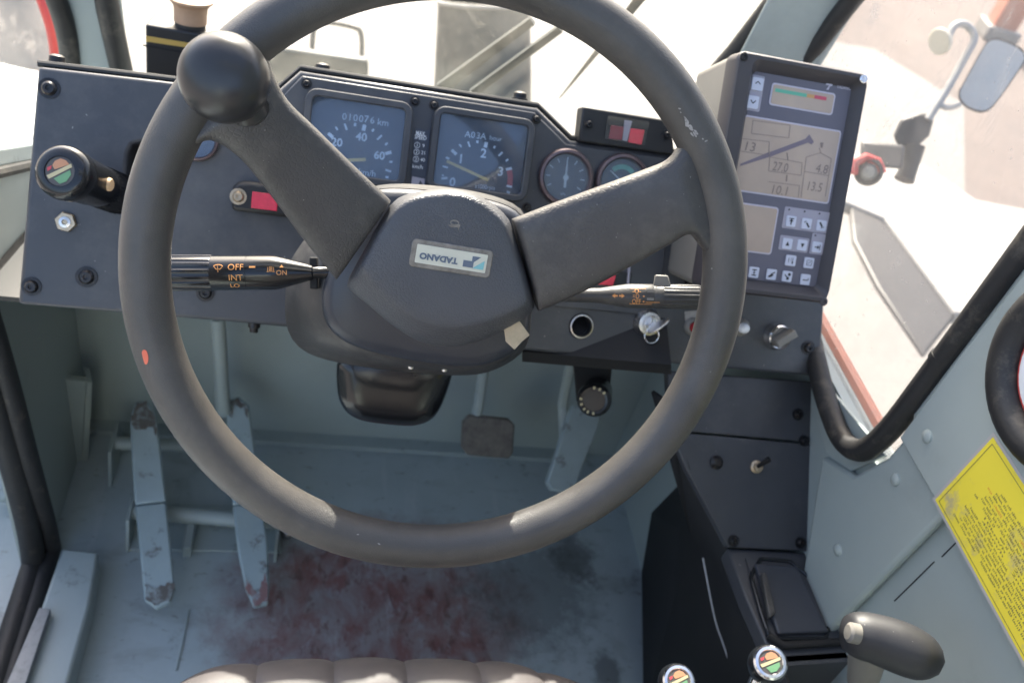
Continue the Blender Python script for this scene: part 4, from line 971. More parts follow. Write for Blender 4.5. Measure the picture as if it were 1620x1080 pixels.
build('badge_plate', MB().prism([hb(x, y, HT+.0014) for x, y in rrect(bw*.87, bh*.66, .0006)], WP.N*-.0006), M['badge'], hub)
HB = Frame(hb(0, 0, 0), (hb(1, 0, 0)-hb(0, 0, 0)), (hb(0, 1, 0)-hb(0, 0, 0)))
text('TADANO', HB, (-bw*.155, -.0012), .0046, M['badge_print'], hub, off=HT+.0018, rot=180, width=bw*.47, bold=.05)
glyph([[(-.0065, -.0045), (.0015, -.0045), (.0015, .0), (.0065, .0045), (.0, .0045), (.0, .0005), (-.0065, .0005)]], HB, (bw*.25, 0), .9, M['badge_print'], hub, 'logo', HT+.0018, rot=0)
glyph([[(.0, -.0048), (.0085, -.0048), (.0085, .0022)]], HB, (bw*.27, 0), .9, M['badge_cyan'], hub, 'logo', HT+.0018)
# horn symbol moulded above the badge
hs = WP.uv(718, 355, HT)
glyph([[(-.0042, -.0008), (-.0015, -.0022), (.0028, -.0016), (.0038, -.0038), (.0044, .0006), (.0010, .0004), (-.0012, -.0004)], ], WP, hs, 1, M['badge_frame'], hub, 'horn_symbol', HT+.0004)
mbh = MB().loft([[WP.pt(hs[0]+.0003+x*1.5, hs[1]+.0012+y, HT+.0005) for x, y in ngon(0, 0, .0021, 18)], [WP.pt(hs[0]+.0003+x*1.4, hs[1]+.0012+y*.6, HT+.0005) for x, y in ngon(0, 0, .0017, 18)]], False, False)
build('horn_ring', mbh, M['badge_frame'], hub)
# spinner knob
kc = WP.px(356, 124, .047)
kr = 71.5 * ((kc - CAM).dot(fwd)) / FPX
KA = (WP.N*.9 + Vector((-.10, -.05, .10))).normalized()
prof = [(kr*.30, -kr*1.45), (kr*.32, -kr*1.0), (kr*.42, -kr*.86), (kr*.72, -kr*.68), (kr*.93, -kr*.36), (kr*1.0, -.02*kr), (kr*.985, kr*.22), (kr*.92, kr*.45), (kr*.78, kr*.66), (kr*.58, kr*.79), (kr*.35, kr*.86), (kr*.15, kr*.885), (.0001, kr*.89)]
kn = build('spinner_knob', MB().lathe(kc, KA, prof, 56), M['knob'], sw, subsurf=1, sharp=180)
nb = WP.px(388, 160, .0)
build('knob_clamp', MB().tube([kc - KA*kr*1.2, WP.px(392, 170, .008), WP.px(392, 168, -.004)], [.011, .013, .014], 18), M['knob'], kn)
# paint spots and scuffs that sit on the rim surface
def rim_hit(px_, py_):
    r = ray(px_, py_).normalized(); t = .35
    for _ in range(80):
        p = CAM + r*t - WC; h = p.dot(WP.N); q = p - WP.N*h
        d = math.hypot(q.length - RM, h/1.02) - RT - .0003
        t += d
        if d < 1e-6: break
    return CAM + r*t
def rim_patch(pts, m_, name, n=20):
    P2 = resample(chaikin([Vector((x, y, 0)) for x, y in pts], 1), n)
    c_ = sum(P2, Vector())/n
    mbp = MB(); vs_ = [rim_hit(c_.x, c_.y)] + [rim_hit(p.x, p.y) for p in P2]
    mbp.add(vs_, [(0, i+1, (i+1) % n+1) for i in range(n)])
    return build(name, mbp, M[m_], rim)
rim_patch([(224, 556), (228, 552), (233, 556), (235, 566), (234, 574), (230, 578), (227, 570), (225, 562)], 'chip_orange', 'paint_spot')
rs_ = random.Random(11)
def fleck(x, y, a, b, rot):
    pts = []
    for q in range(9):
        t = 2*math.pi*q/9; k = .6 + .7*rs_.random(); dx, dy = a*k*math.cos(t), b*k*math.sin(t)
        pts.append((x + dx*math.cos(rot) - dy*math.sin(rot), y + dx*math.sin(rot) + dy*math.cos(rot)))
    return rim_patch(pts, 'chip_grey', 'scuff', 14)
for q in range(13):
    t = rs_.random(); fleck(1082 + 22*t + rs_.uniform(-3, 3), 186 + 34*t + rs_.uniform(-3, 3), rs_.uniform(2, 5.5), rs_.uniform(1.2, 2.6), .95)
for x, y in ((1075, 172), (1077, 178), (1112, 220), (1117, 223), (1126, 425), (1124, 588), (600, 860), (566, 845)):
    fleck(x, y, rs_.uniform(1.2, 3.2), rs_.uniform(.8, 1.4), rs_.uniform(0, 3))
# torn tape stuck on the hub's lower right edge
tg2 = [WP.px(797, 515, HO-.012), WP.px(820, 505, HO-.012), WP.px(838, 530, HO-.010), WP.px(826, 540, HO-.014), WP.px(814, 553, HO-.016), WP.px(800, 540, HO-.014)]
tag(build('tape_scrap', MB().prism(tg2, WP.N*-.0004), M['tape']), 'torn scrap of beige masking tape hanging off the hub', 'tape')

# ================================================================== STEERING COLUMN
sc_ = thing('steering_column', 'black plastic steering column shroud under the hub', 'column', WP.px(650, 560, -.11))
f_px = [(512, 440), (508, 490), (520, 522), (560, 550), (650, 571), (745, 582), (792, 570), (832, 545), (838, 490), (838, 400), (832, 345), (800, 322), (720, 305), (610, 296), (585, 305), (555, 360)]
b_px = [(458, 398), (450, 470), (452, 522), (476, 556), (530, 574), (640, 589), (745, 596), (792, 583), (836, 553), (842, 490), (842, 400), (836, 340), (802, 314), (720, 296), (610, 288), (560, 305)]
def ringpx(pts, off, inset=0, n=72):
    P = resample(chaikin([WP.px(x, y, off) for x, y in pts], 2), n); c_ = sum(P, Vector())/n
    return [p - (p-c_).normalized()*inset for p in P]
build('front_shroud', MB().loft([ringpx(f_px, -.088, .0), ringpx(f_px, -.083, .0005), ringpx(f_px, -.079, .003), ringpx(f_px, -.076, .009), ringpx(f_px, -.075, .03)]), M['shroud'], sc_, sharp=70)
build('rear_shroud', MB().loft([ringpx(b_px, -.165, .004), ringpx(b_px, -.150, 0), ringpx(f_px, -.0882, -.0005)]), M['shroud_grey'], sc_, sharp=70)
cf = [(532, 560), (530, 600), (535, 640), (560, 665), (610, 673), (660, 676), (690, 662), (708, 625), (722, 575), (640, 545)]
build('column_cover', MB().loft([ringpx(cf, -.30, .012), ringpx(cf, -.215, .001), ringpx(cf, -.205, .004), ringpx(cf, -.20, .016)]), M['gloss_black'], sc_, sharp=70)
build('column_tube', MB().tube([WP.pt(0, 0, -.05), WP.pt(0, -.01, -.13)], .03, 24), M['black'], sc_)
for x, y in ((650, 581), (703, 585)):
    build('shroud_screw', MB().lathe(WP.px(x, y, -.115), -WP.V, [(.0025, -.001), (.0025, .0008), (.0001, .001)], 12), M['steel'], sc_)

# wiper stalk (left)
ws_ = thing('wiper_stalk', 'left stalk marked OFF INT LO in orange with ribbed grip', 'stalk', at(500, 430, .665))
DS0, DS1 = .668, .655
A0 = at(500, 431, DS0); A1 = at(205, 432, DS1)
AX = (A1 - A0).normalized(); LL = (A1-A0).length
rS = 27.5 * .66 / FPX
def along(x): return (500 - x) / 295 * LL
prof = [(.0045, -.012), (.0045, along(497)), (.0050, along(495)), (.0056, along(494)), (rS*.96, along(440)), (rS, along(430)), (rS, along(392)), (rS*.985, along(391.5)), (rS*.985, along(390.5)), (rS, along(390)), (rS, along(335))]
build('stalk_body', MB().lathe(A0, AX, prof, 40), M['gloss_black'], ws_)
def ribbed(o, ax, r, l0, l1, nr, depth, n=96):
    u = ax.orthogonal().normalized(); w = ax.cross(u); rings_ = []
    for l, k in ((l0, 1), (l0+.001, .97), (l1-.002, .97), (l1, .9)):
        rings_.append([o + ax*l + (u*math.cos(2*math.pi*i/n) + w*math.sin(2*math.pi*i/n))*(r*k + (depth if math.cos(nr*2*math.pi*i/n) > .2 else 0)*(1 if k < 1 else 0)) for i in range(n)])
    return MB().loft(rings_)
build('ribbed_grip', ribbed(A0, AX, rS, along(335), along(210), 16, .0008), M['gloss_black'], ws_)
# text wrapped round the stalk
toC = (CAM - (A0+A1)/2); toC = (toC - AX*toC.dot(AX)).normalized()
SV = toC.cross(-AX).normalized()
if SV.dot(down) > 0: SV = -SV
SF = Frame(A0, -AX, SV)
def wrapper(F_, r, N_):
    def w(u, v, off):
        a = v / r; rr = r + off
        return F_.Q + F_.U*u + F_.V*(rr*math.sin(a)) + N_*(rr*math.cos(a))
    return w
WR = wrapper(SF, rS, toC)
def stalk_text(s_, x, vpx, h, m_='orange_print', **k):
    return text(s_, SF, (-along(x), vpx*.66/FPX), h, M[m_], ws_, off=.0003, warp=WR, **k)
stalk_text('OFF', 377, 9, .0046); stalk_text('INT', 377, -7.5, .0044); stalk_text('LO', 374, -22, .0038)
stalk_text('-', 403, 9, .0013, width=.0045); stalk_text('ON', 449, 0, .0036)
def stalk_glyph(polys, x, vpx, s, name='symbol'):
    mbg = MB()
    for poly in polys:
        n = len(poly); mbg.add([WR(-along(x)+px_*s, vpx*.66/FPX+py_*s, .0003) for px_, py_ in poly], [tuple(range(n))])
    return build(name, mbg, M['orange_print'], ws_, fix=False)
arc = lambda r0, a0, a1, n=8: [(r0*math.cos(R_(a0+(a1-a0)*i/n)), r0*math.sin(R_(a0+(a1-a0)*i/n))) for i in range(n+1)]
def bands(outer, inner):                              # quads between two arcs
    return [[outer[i], outer[i+1], inner[i+1], inner[i]] for i in range(len(outer)-1)]
stalk_glyph(bands(arc(1.0, 130, 50), arc(.9, 130, 50)) + bands(arc(.38, 130, 50), arc(.3, 130, 50)) + [stroke(.62, .74, .22, .26, .08), stroke(-.62, .74, -.22, .26, .08), stroke(0, -.1, -.1, .75, .08)], 350, 2, .0055, 'wiper_symbol')
stalk_glyph([stroke(-.5, -.4, -.5, .4, .1), stroke(.5, -.4, .5, .4, .1), stroke(-.2, -.4, -.2, .5, .1), stroke(0, -.4, 0, .5, .1), stroke(.2, -.4, .2, .5, .1), stroke(-.7, -.4, -.3, -.4, .1), stroke(.3, -.4, .7, -.4, .1)], 432, 5, .0042, 'washer_symbol')
stalk_glyph([[(-.4, 0), (.4, 0), (0, .6)]], 449, 8, .0036, 'arrow')
build('stalk_slot', MB().box(at(497, 432, .672), AX*.003, SV*.012, toC*.004), M['black'], ws_, bevel=.001)

# lamp stalk (right)
ls = thing('lamp_stalk', 'right stalk with orange OFF marking and small lever tab', 'stalk', at(870, 466, .70))
B0 = at(868, 466, .70); B1 = at(1108, 470, .69)
BX = (B1-B0).normalized(); BL = (B1-B0).length
def al2(x): return (x-868)/240*BL
k_ = .695/FPX
prof = [(11*k_, 0), (11.5*k_, al2(935)), (12*k_, al2(950)), (15*k_, al2(968)), (18.5*k_, al2(990)), (19.2*k_, al2(998)), (19.2*k_, al2(1034)), (18.9*k_, al2(1034.5)), (18.9*k_, al2(1036)), (19.2*k_, al2(1036.5)), (19.2*k_, al2(1050))]
build('stalk_body', MB().lathe(B0, BX, prof, 40), M['shroud_grey'], ls)
build('ribbed_grip', ribbed(B0, BX, 18.6*k_, al2(1050), al2(1108), 16, .0006), M['shroud_grey'], ls)
toC2 = (CAM - (B0+B1)/2); toC2 = (toC2 - BX*toC2.dot(BX)).normalized()
SV2 = toC2.cross(BX).normalized()
if SV2.dot(down) > 0: SV2 = -SV2
SF2 = Frame(B0, BX, SV2); WR2 = wrapper(SF2, 19.2*k_, toC2)
build('lever_tab', MB().prism([SF2.Q + BX*al2(x) + SV2*(y*k_) + toC2*.004 for x, y in ((1033, 14), (1036, 34), (1056, 33), (1062, 14))], toC2*-.006), M['beige'], ls, bevel=.001)
build('tab_window', MB().prism([WR2(al2(x), y*k_, .0006) for x, y in ((1023, -6), (1034, -6), (1034, 10), (1023, 10))], toC2*-.001), M['beige'], ls)
text('OFF', SF2, (al2(1007), -8.5*k_), .0040, M['orange_print'], ls, off=.0003, warp=WR2, width=.0068)
text('=D', SF2, (al2(1006), 0*k_), .0036, M['orange_print'], ls, off=.0003, warp=WR2, width=.0050)
text('-O-', SF2, (al2(1007), 8*k_), .0034, M['orange_print'], ls, off=.0003, warp=WR2, width=.0065)
def lamp_glyph(polys, x, v, s, name='symbol'):
    mbg = MB()
    for poly in polys: mbg.add([WR2(al2(x)+a*s, v*k_+b*s, .0003) for a, b in poly], [tuple(range(len(poly)))])
    return build(name, mbg, M['orange_print'], ls, fix=False)
for sgn, xx in ((-1, 973), (1, 984)):
    lamp_glyph([[(-.9*sgn, .25), (-.1*sgn, .25), (-.1*sgn, -.25), (-.9*sgn, -.25)], [(-.1*sgn, .7), (.9*sgn, 0), (-.1*sgn, -.7)]], xx, 0, .0024, 'arrow')
lamp_glyph([stroke(-10, 12.5, 14, 12.5, .8), stroke(-10, -13, 24, -13, .8), stroke(-10, 12.5, -10, -13, .8), stroke(14, -9.5, 36, -9.5, .9)], 1007, 0, k_, 'frame_line')
for yy in (0, -8.5): lamp_glyph([ngon(0, 0, 1.4, 8)], 1018, yy, k_, 'dot')

# hand lever at left
hl = thing('hand_lever', 'black hand lever with coloured emblem cap at the far left', 'lever', DP.px(225, 320))
E1 = at(97, 272, .70); E0 = at(228, 322, .86)
EX = (E1-E0).normalized(); EL = (E1-E0).length
kr2 = 43*.70/FPX
prof = [(kr2*.74, -.01), (kr2*.74, EL*.28), (kr2*.80, EL*.30), (kr2*.82, EL*.60), (kr2*.86, EL*.62), (kr2*.86, EL*.66), (kr2*.90, EL*.72), (kr2*.92, EL*.86), (kr2*1.0, EL*.90), (kr2*1.02, EL*.96), (kr2*.97, EL*1.0), (kr2*.80, EL*1.018), (kr2*.56, EL*1.02), (kr2*.54, EL*1.012), (.0001, EL*1.012)]
build('grip', MB().lathe(E0, EX, prof, 48), M['gloss_black'], hl, sharp=50)
build('ribbed_sleeve', ribbed(E0, EX, kr2*.86, EL*.22, EL*.58, 36, .0008, 144), M['gloss_black'], hl)
def emblem(parent, c, ax, r, rot=20):
    u = ax.cross(Vector((0, 0, 1))).normalized() * -1; v = ax.cross(u)
    if v.z < 0: u, v = -u, -v
    if u.x < 0: u = -u
    f_ = Frame(c, u, v)
    if f_.N.dot(ax) < 0: f_ = Frame(c, -u, v)
    e = build('emblem_disc', MB().lathe(c, ax, [(r, -.001), (r, .0002), (.0001, .0003)], 30), M['emblem_disc'], parent)
    for m_, polys in (('orange_emblem', [[(-.35, .15), (.7, .45), (.5, .75), (.1, .92), (-.3, .75), (-.5, .45)]]), ('cream_emblem', [[(-.95, -.25), (-.8, -.5), (.9, .25), (.85, .5)]]),
                      ('green_emblem', [[(-.45, -.5), (.75, .05), (.8, -.3), (.45, -.75), (-.05, -.9)]]), ('red_emblem', [[(-.9, .3), (-.55, .45), (-.6, .2), (-.85, .05)]])):
        glyph(polys, f_, (0, 0), r*.95, M[m_], e, 'emblem_field', .0006, rot=rot, t=.0002)
    return e
emblem(hl, E1 + EX*EL*.013, EX, kr2*.54)
bq = E0 + EX*EL*.74; bdir = (CAM - bq).normalized() + right*.75; bdir = (bdir - EX*bdir.dot(EX)).normalized(); bt = bq + bdir*kr2*.84
build('thumb_button', MB().tube([bt - bdir*.004, bt + bdir*.0028, bt + bdir*.0036], [.0058, .0056, .0045], 16), M['wood'], hl, bevel=.001)

# ================================================================== BOX WITH TAN CAP
bx_ = thing('horn_box', 'black box with ochre stripe and tan mushroom cap on the left dash top', 'box', DP.px(280, 128, -.04))
BF = Frame(at(290, 85, .93), (1, -.02, 0), (0, .15, 1))
cu_, cv_, w_, h_ = BF.rect([(232, 41), (345, 58), (345, 145), (229, 124)])
build('box_body', MB().prism([BF.pt(cu_+x, cv_+y, 0) for x, y in rrect(w_, h_, .002)], BF.N*-.05), M['dash_edge'], bx_, bevel=.002)
build('stripe', MB().prism([BF.px(x, y, .0006) for x, y in ((231, 57), (345, 76), (345, 83), (231, 66))], BF.N*-.0005), M['yellow_stripe'], bx_)
build('lid_seam', MB().prism([BF.px(x, y, .0008) for x, y in ((226, 71), (345, 92), (345, 94), (226, 73))], BF.N*-.0008), M['black'], bx_)
cc_ = BF.px(301, 46, -.02) + BF.V*.004
build('cap_neck', MB().lathe(cc_, BF.V, [(.0155, -.006), (.0155, .006), (.0150, .010)], 28), M['rubber'], bx_)
build('tan_cap', MB().lathe(cc_, BF.V, [(.0165, .003), (.0165, .012), (.0172, .019), (.0200, .0235), (.0222, .0245), (.0222, .0268), (.0195, .0278), (.0001, .028)], 36), M['tan'], bx_)

# ================================================================== FOOTWELL
def plane_through(p, tilt): return Frame(p, (1, 0, 0), (0, math.cos(R_(tilt)), math.sin(R_(tilt))))
# long bar pedals on a cross shaft
PL = plane_through(zpx(250, 930, .05), 16)
def bar_pedal(name, label, low, upp):
    t = thing(name, label, 'pedal', PL.px(*low[-1]), 'long bar pedals')
    P2 = plane_through(PL.px((low[0][0]+low[1][0])/2, low[0][1]), 24)
    build('foot_bar', MB().prism([PL.px(x, y) for x, y in low], PL.N*-.012), M['pedal'], t, bevel=.003)
    build('toe_bar', MB().prism([P2.px(x, y) for x, y in upp], P2.N*-.012), M['pedal'], t, bevel=.003)
    return t
p1 = bar_pedal('bar_pedal', 'left of two long grey bar pedals in the footwell', [(213, 799), (263, 793), (272, 880), (277, 930), (270, 952), (247, 962), (228, 948), (222, 880)], [(213, 798), (263, 792), (254, 712), (246, 655), (232, 632), (214, 634), (205, 660), (208, 720)])
p2 = bar_pedal('bar_pedal', 'right of two long grey bar pedals with red worn lower end', [(368, 799), (414, 793), (424, 860), (426, 925), (424, 955), (402, 960), (388, 930), (376, 870)], [(368, 798), (414, 792), (402, 700), (394, 640), (378, 626), (362, 632), (358, 650), (362, 720)])
def wear(t, fr, pts, m_):
    rj = random.Random(len(pts)); P = resample([Vector((x, y, 0)) for x, y in pts], 26)
    P = [(p.x + rj.uniform(-2, 2), p.y + rj.uniform(-3, 3)) for p in P]
    return build('worn_patch', MB().prism([fr.px(x, y, .0010) for x, y in P], fr.N*-.0007), M[m_], t)
PU = plane_through(PL.px(238, 799), 24); PU2 = plane_through(PL.px(391, 799), 24)
wear(p1, PL, [(229, 925), (250, 930), (274, 918), (275, 930), (269, 949), (247, 958), (230, 946)], 'rust')
wear(p1, PU, [(209, 672), (222, 682), (240, 674), (246, 690), (250, 672), (244, 657), (231, 636), (216, 638), (208, 660)], 'rust')
wear(p2, PL, [(388, 905), (396, 928), (410, 940), (420, 905), (425, 925), (422, 952), (403, 957), (390, 930)], 'red_wear')
wear(p2, PU2, [(362, 650), (366, 664), (372, 640), (386, 645), (393, 662), (391, 642), (377, 629), (364, 634)], 'rust')
shf = thing('pedal_shaft', 'grey cross shaft with brackets carrying the two bar pedals', 'shaft', FL.px(320, 850))
ZS1 = .040
build('cross_shaft', MB().tube([zpx(206, 808, ZS1), zpx(446, 826, ZS1)], .0115, 18), M['paint'], shf)
build('cross_shaft', MB().tube([zpx(176, 700, .05), zpx(350, 708, .05)], .010, 18), M['paint'], shf)
for (x, y), hh in (((206, 806), .040), ((438, 824), .040), ((178, 700), .05)):
    a_ = zpx(x, y, hh); build('bracket', MB().prism([a_ + Vector((0, .03, .014)), a_ + Vector((0, -.03, .014)), a_ + Vector((0, -.045, -hh+.001)), a_ + Vector((0, .045, -hh+.001))], (.005, 0, 0)), M['paint'], shf, bevel=.001)
build('base_plate', MB().prism([FL.px(x, y, .006) for x, y in ((205, 868), (445, 872), (440, 800), (215, 795))], (0, 0, -.005)), M['paint_worn'], shf, bevel=.001)
build('return_arm', MB().box(zpx(300, 846, .02), (.006, 0, 0), (0, .03, 0), (0, 0, .012)), M['paint_worn'], shf, bevel=.002)
for x, y in ((455, 840),):
    build('pivot_bolt', MB().lathe(zpx(x, y, .03), (0, -.5, 1), [(.008, -.03), (.008, .002), (.005, .006), (.0001, .007)], 12), M['steel'], shf)
# brake pedal
bkp = plane_through(at(772, 690, 1.36), 52)
bk = thing('brake_pedal', 'small square dusty rubber brake pedal in the middle of the footwell', 'pedal', bkp.px(772, 725))
build('pad', MB().prism([bkp.px(x, y) for x, y in resample([Vector((p[0], p[1], 0)) for p in ()], 0)] if False else [bkp.px(x, y) for x, y in ((742, 656), (805, 662), (815, 672), (812, 716), (806, 726), (740, 720), (730, 708), (732, 668))], bkp.N*-.012), M['pad'], bk, bevel=.003)
build('arm', MB().tube([bkp.px(752, 662, -.01), at(757, 640, 1.36), at(764, 595, 1.33), at(768, 560, 1.25), at(772, 480, 1.1)], .0085, 10), M['paint_worn'], bk)
# accelerator
acp = plane_through(at(912, 715, 1.32), 40)
ac = thing('accelerator_pedal', 'long worn accelerator pedal hanging below the black knob', 'pedal', acp.px(890, 775))
build('pad', MB().prism([acp.px(x, y) for x, y in ((905, 640), (958, 640), (946, 680), (922, 740), (912, 772), (900, 781), (872, 776), (865, 762), (882, 710))], acp.N*-.014), M['pedal'], ac, bevel=.003)
build('arm', MB().tube([at(893, 690, 1.34), at(890, 640, 1.34), at(900, 590, 1.28), at(908, 560, 1.2), at(912, 500, 1.05)], .008, 10), M['paint'], ac)
# knob under the dash
kb_ = thing('throttle_control', 'round black throttle control with pale marks on its rim below the dashboard', 'control', at(940, 600, 1.02))
kp = at(940, 632, .98); kd = (CAM - kp).normalized(); kd = (kd + Vector((0, 0, -.25))).normalized()
build('knob_cap', MB().lathe(kp, kd, [(.017, -.05), (.017, -.02), (.0185, -.018), (.0195, -.004), (.0190, .002), (.0150, .005), (.0130, .0048), (.0125, .003), (.0001, .003)], 36), M['gloss_black'], kb_)
build('knob_bracket', MB().prism([at(905, 560, 1.03), at(970, 566, 1.03), at(962, 640, 1.05), at(912, 636, 1.05)], ray(940, 600)*.012), M['black'], kb_, bevel=.002)
kf = Frame(kp, kd.cross(Vector((0, 0, 1))).normalized()*-1, Vector((0, 0, 1)) - kd*kd.z)
if kf.N.dot(kd) < 0: kf = Frame(kp, kf.U*-1, kf.V)
for a in (-165, -140, -115, -95, -70, 60, 85, 110):
    d_ = (math.cos(R_(a)), math.sin(R_(a)))
    glyph([stroke(d_[0]*.0128, d_[1]*.0128, d_[0]*.0158, d_[1]*.0158, .0022)], kf, (0, 0), 1, M['cream_emblem'], kb_, 'rim_mark', .0058, t=.001)
# brace and harness behind
br = thing('dash_brace', 'grey tube brace hanging below the dashboard beside the left rim', 'brace', at(352, 640, 1.3))
build('brace_tube', MB().tube([at(344, 500, 1.15), at(350, 590, 1.24), at(354, 650, 1.3)], .010, 12), M['paint'], br)
build('brace_shoe', MB().prism([at(338, 612, 1.27), at(362, 614, 1.27), at(366, 660, 1.31), at(342, 660, 1.31)], ray(350, 640)*.01), M['paint_worn'], br, bevel=.002)
ub = tag(build('under_dash_duct', MB().prism([at(826, 556, .925), at(1062, 577, .915), at(1062, 592, .925), at(826, 572, .935)], Vector((0, .05, .02))), M['black']), 'black duct under the right half of the dashboard', 'duct')

# ================================================================== RIGHT CONSOLE
ct = plane_through(DP.px(1170, 590, -.02), 42)
co = thing('side_console', 'black metal side console sloping down below the load display', 'console', FL.px(1060, 1000))
up4 = [(1056, 586), (1292, 604), (1288, 700), (1062, 680)]
lo4 = [(1062, 683), (1288, 703), (1283, 872), (1152, 866), (1086, 742)]
build('console_sheet', MB().prism([ct.px(x, y) for x, y in up4], ct.N*-.012), M['console'], co, bevel=.0015)
build('console_sheet', MB().prism([ct.px(x, y, .0008) for x, y in lo4], ct.N*-.012), M['console'], co, bevel=.0015)
for x, y in ((1262, 655), (1272, 697), (1160, 855), (1266, 858)): screw(ct, x, y, co, .0045, off=.0008)
c = ct.px(1133, 731, .0008)
build('blank_bolt', MB().lathe(c, ct.N, [(.0075, 0), (.0075, .002), (.006, .0035), (.004, .006), (.0001, .0065)], 20), M['screw'], co)
# boxed body below: slanting inner side, flat top with the ash tray
ZT = ct.px(1218, 869).z - .004
CT = Frame((0, 0, ZT), (1, 0, 0), (0, 1, 0))
top = [(1150, 866), (1284, 874), (1310, 925), (1345, 1010), (1352, 1042), (1235, 1050), (1222, 1040), (1180, 945)]
build('box_top', MB().prism([CT.px(x, y) for x, y in top], (0, 0, -.02)), M['console'], co, bevel=.002)
a_ = CT.px(1150, 866); b_ = CT.px(1235, 1050); e_ = CT.px(1352, 1042)
f0 = FL.px(1014, 800); f1 = FL.px(1018, 1130)
c0 = ct.px(1060, 640)
side = [c0, ct.px(1086, 742), a_ + Vector((0, 0, -.002)), b_ + Vector((0, 0, -.002)), b_ + Vector((0, -.10, 0)), f1, f0, FL.px(1044, 745) + Vector((0, 0, .10)), ct.px(1030, 620)]
mbs = MB(); cen = sum(side, Vector())/len(side)
mbs.add([cen]+side, [(0, i+1, (i+1) % len(side)+1) for i in range(len(side))])
so = build('inner_side', mbs, M['black'], co, sharp=25); sm_ = so.modifiers.new('solid', 'SOLIDIFY'); sm_.thickness = .004
build('outer_side', MB().prism([ct.px(1284, 872), ct.px(1292, 604), ct.px(1292, 604)+Vector((.0, .10, 0)), CT.px(1300, 900)+Vector((0, .05, -.3))], (.01, 0, 0)), M['console'], co)
build('front_skirt', MB().prism([b_ + Vector((0, -.002, 0)), e_ + Vector((0, -.002, 0)), e_ + Vector((0, -.01, -.25)), b_ + Vector((0, -.01, -.25))], (0, .01, 0)), M['console'], co)
# toggle
tt = thing('console_toggle', 'small toggle switch with metal collar on the sloping console', 'switch', ct.px(1197, 738))
build('collar', MB().lathe(ct.px(1196, 738, .0008), ct.N, [(.0072, 0), (.0072, .002), (.0050, .003), (.0050, .007), (.003, .0075)], 20), M['brass'], tt)
build('bat', MB().tube([ct.px(1198, 738, .006), ct.px(1206, 733, .016), ct.px(1217, 726, .024)], [.0022, .0024, .0034], 12), M['screw'], tt)
# ash tray
at_ = thing('ash_tray', 'black lidded ash tray set into the console top', 'ash tray', CT.px(1250, 950))
au, av, aw, ah = CT.rect([(1178, 882), (1275, 890), (1330, 1010), (1215, 1000)], .002)
def skew(pts, off): return [CT.px(x, y, off) for x, y in pts]
frp = [(1180, 882), (1272, 889), (1332, 1008), (1225, 1012), (1213, 1000)]
inp = [(1194, 890), (1262, 894), (1312, 998), (1232, 1001)]
build('tray_frame', MB().tube(resample(chaikin(skew(frp, .003) , 1), 50) + [resample(chaikin(skew(frp, .003), 1), 50)[0]], .0022, 10), M['gloss_black'], at_)
build('tray_base', MB().prism(skew(frp, .0025), (0, 0, -.002)), M['console'], at_)
build('lid', MB().prism(skew(inp, .008), (0, 0, -.0055)), M['shroud'], at_, bevel=.002)
build('pull_tab', MB().prism(skew([(1204, 905), (1213, 905), (1228, 968), (1218, 975)], .014), (0, 0, -.0065)), M['shroud_grey'], at_, bevel=.0015)
build('hinge', MB().tube(skew([(1215, 1004), (1240, 1020), (1335, 1014)], .004), .004, 10), M['black'], at_)
wr = chaikin([at(1112, 882, 1.0), at(1122, 935, 1.0), at(1132, 985, 1.0), at(1145, 1020, 1.0), at(1158, 1060, .99), at(1165, 1090, .98)], 2, False)
tag(build('loose_wire', MB().tube(wr, .0011, 6), M['white_wire']), 'thin pale wire hanging down the dark side of the console', 'wire')

# ================================================================== LEVERS AT THE BOTTOM
def lever(name, label, x, y, d, rpx, base):
    c = at(x, y, d); r = rpx*d/FPX; ax = ((CAM-c).normalized()*.75 + Vector((0, -.1, .62))).normalized()
    t = thing(name, label, 'lever', base, 'emblem knob control levers')
    build('knob', MB().lathe(c, ax, [(r*.45, -r*3.2), (r*.75, -r*2.6), (r*1.12, -r*1.8), (r*1.25, -r*1.0), (r*1.18, -r*.35), (r*1.05, -r*.1)], 36), M['gloss_black'], t, sharp=60)
    build('chrome_ring', MB().lathe(c, ax, [(r*1.08, -r*.2), (r*1.06, -r*.02), (r*.95, r*.10), (r*.78, r*.12), (r*.72, r*.05)], 40, False, False), M['chrome'], t)
    emblem(t, c + ax*r*.04, ax, r*.74, 35)
    build('shaft', MB().tube([c - ax*r*2.8, base], .006, 12), M['chrome'], t)
    return t
lever('control_lever', 'control lever with chrome ringed emblem knob nearest the console box', 1219, 1047, .70, 25, Vector((.36, .22, .35)))
lever('control_lever', 'control lever knob with green emblem cut off by the bottom edge', 1074, 1076, .72, 24, Vector((.27, .20, .33)))
gl_ = thing('grip_lever', 'thick black grip lever with pale button pointing right at lower right', 'lever', at(1370, 1080, .78))
G0 = at(1355, 1014, .72); G1 = at(1472, 1040, .70); gx = (G1-G0).normalized(); gL = (G1-G0).length; gr = 38*.71/FPX
gp_ = resample(chaikin([at(1338, 1000, .715), at(1362, 1004, .715), at(1400, 1014, .712), at(1440, 1030, .708), at(1472, 1046, .704), at(1490, 1056, .70)], 2, False), 18, False)
gr_ = [.0135, .0165, .0182, .0190, .0194, .0197, .0200, .0203, .0206, .0208, .0208, .0206, .0202, .0195, .0182, .0160, .0125, .006]
build('grip', MB().tube(gp_, gr_, 32), M['grip_black'], gl_, sharp=70)
build('thumb_button', MB().lathe(at(1346, 1000, .70), (CAM-at(1346, 1000, .70)).normalized()*.5 - gx, [(gr*.42, -.006), (gr*.42, .001), (gr*.3, .003), (.0001, .0035)], 24), M['beige'], gl_)
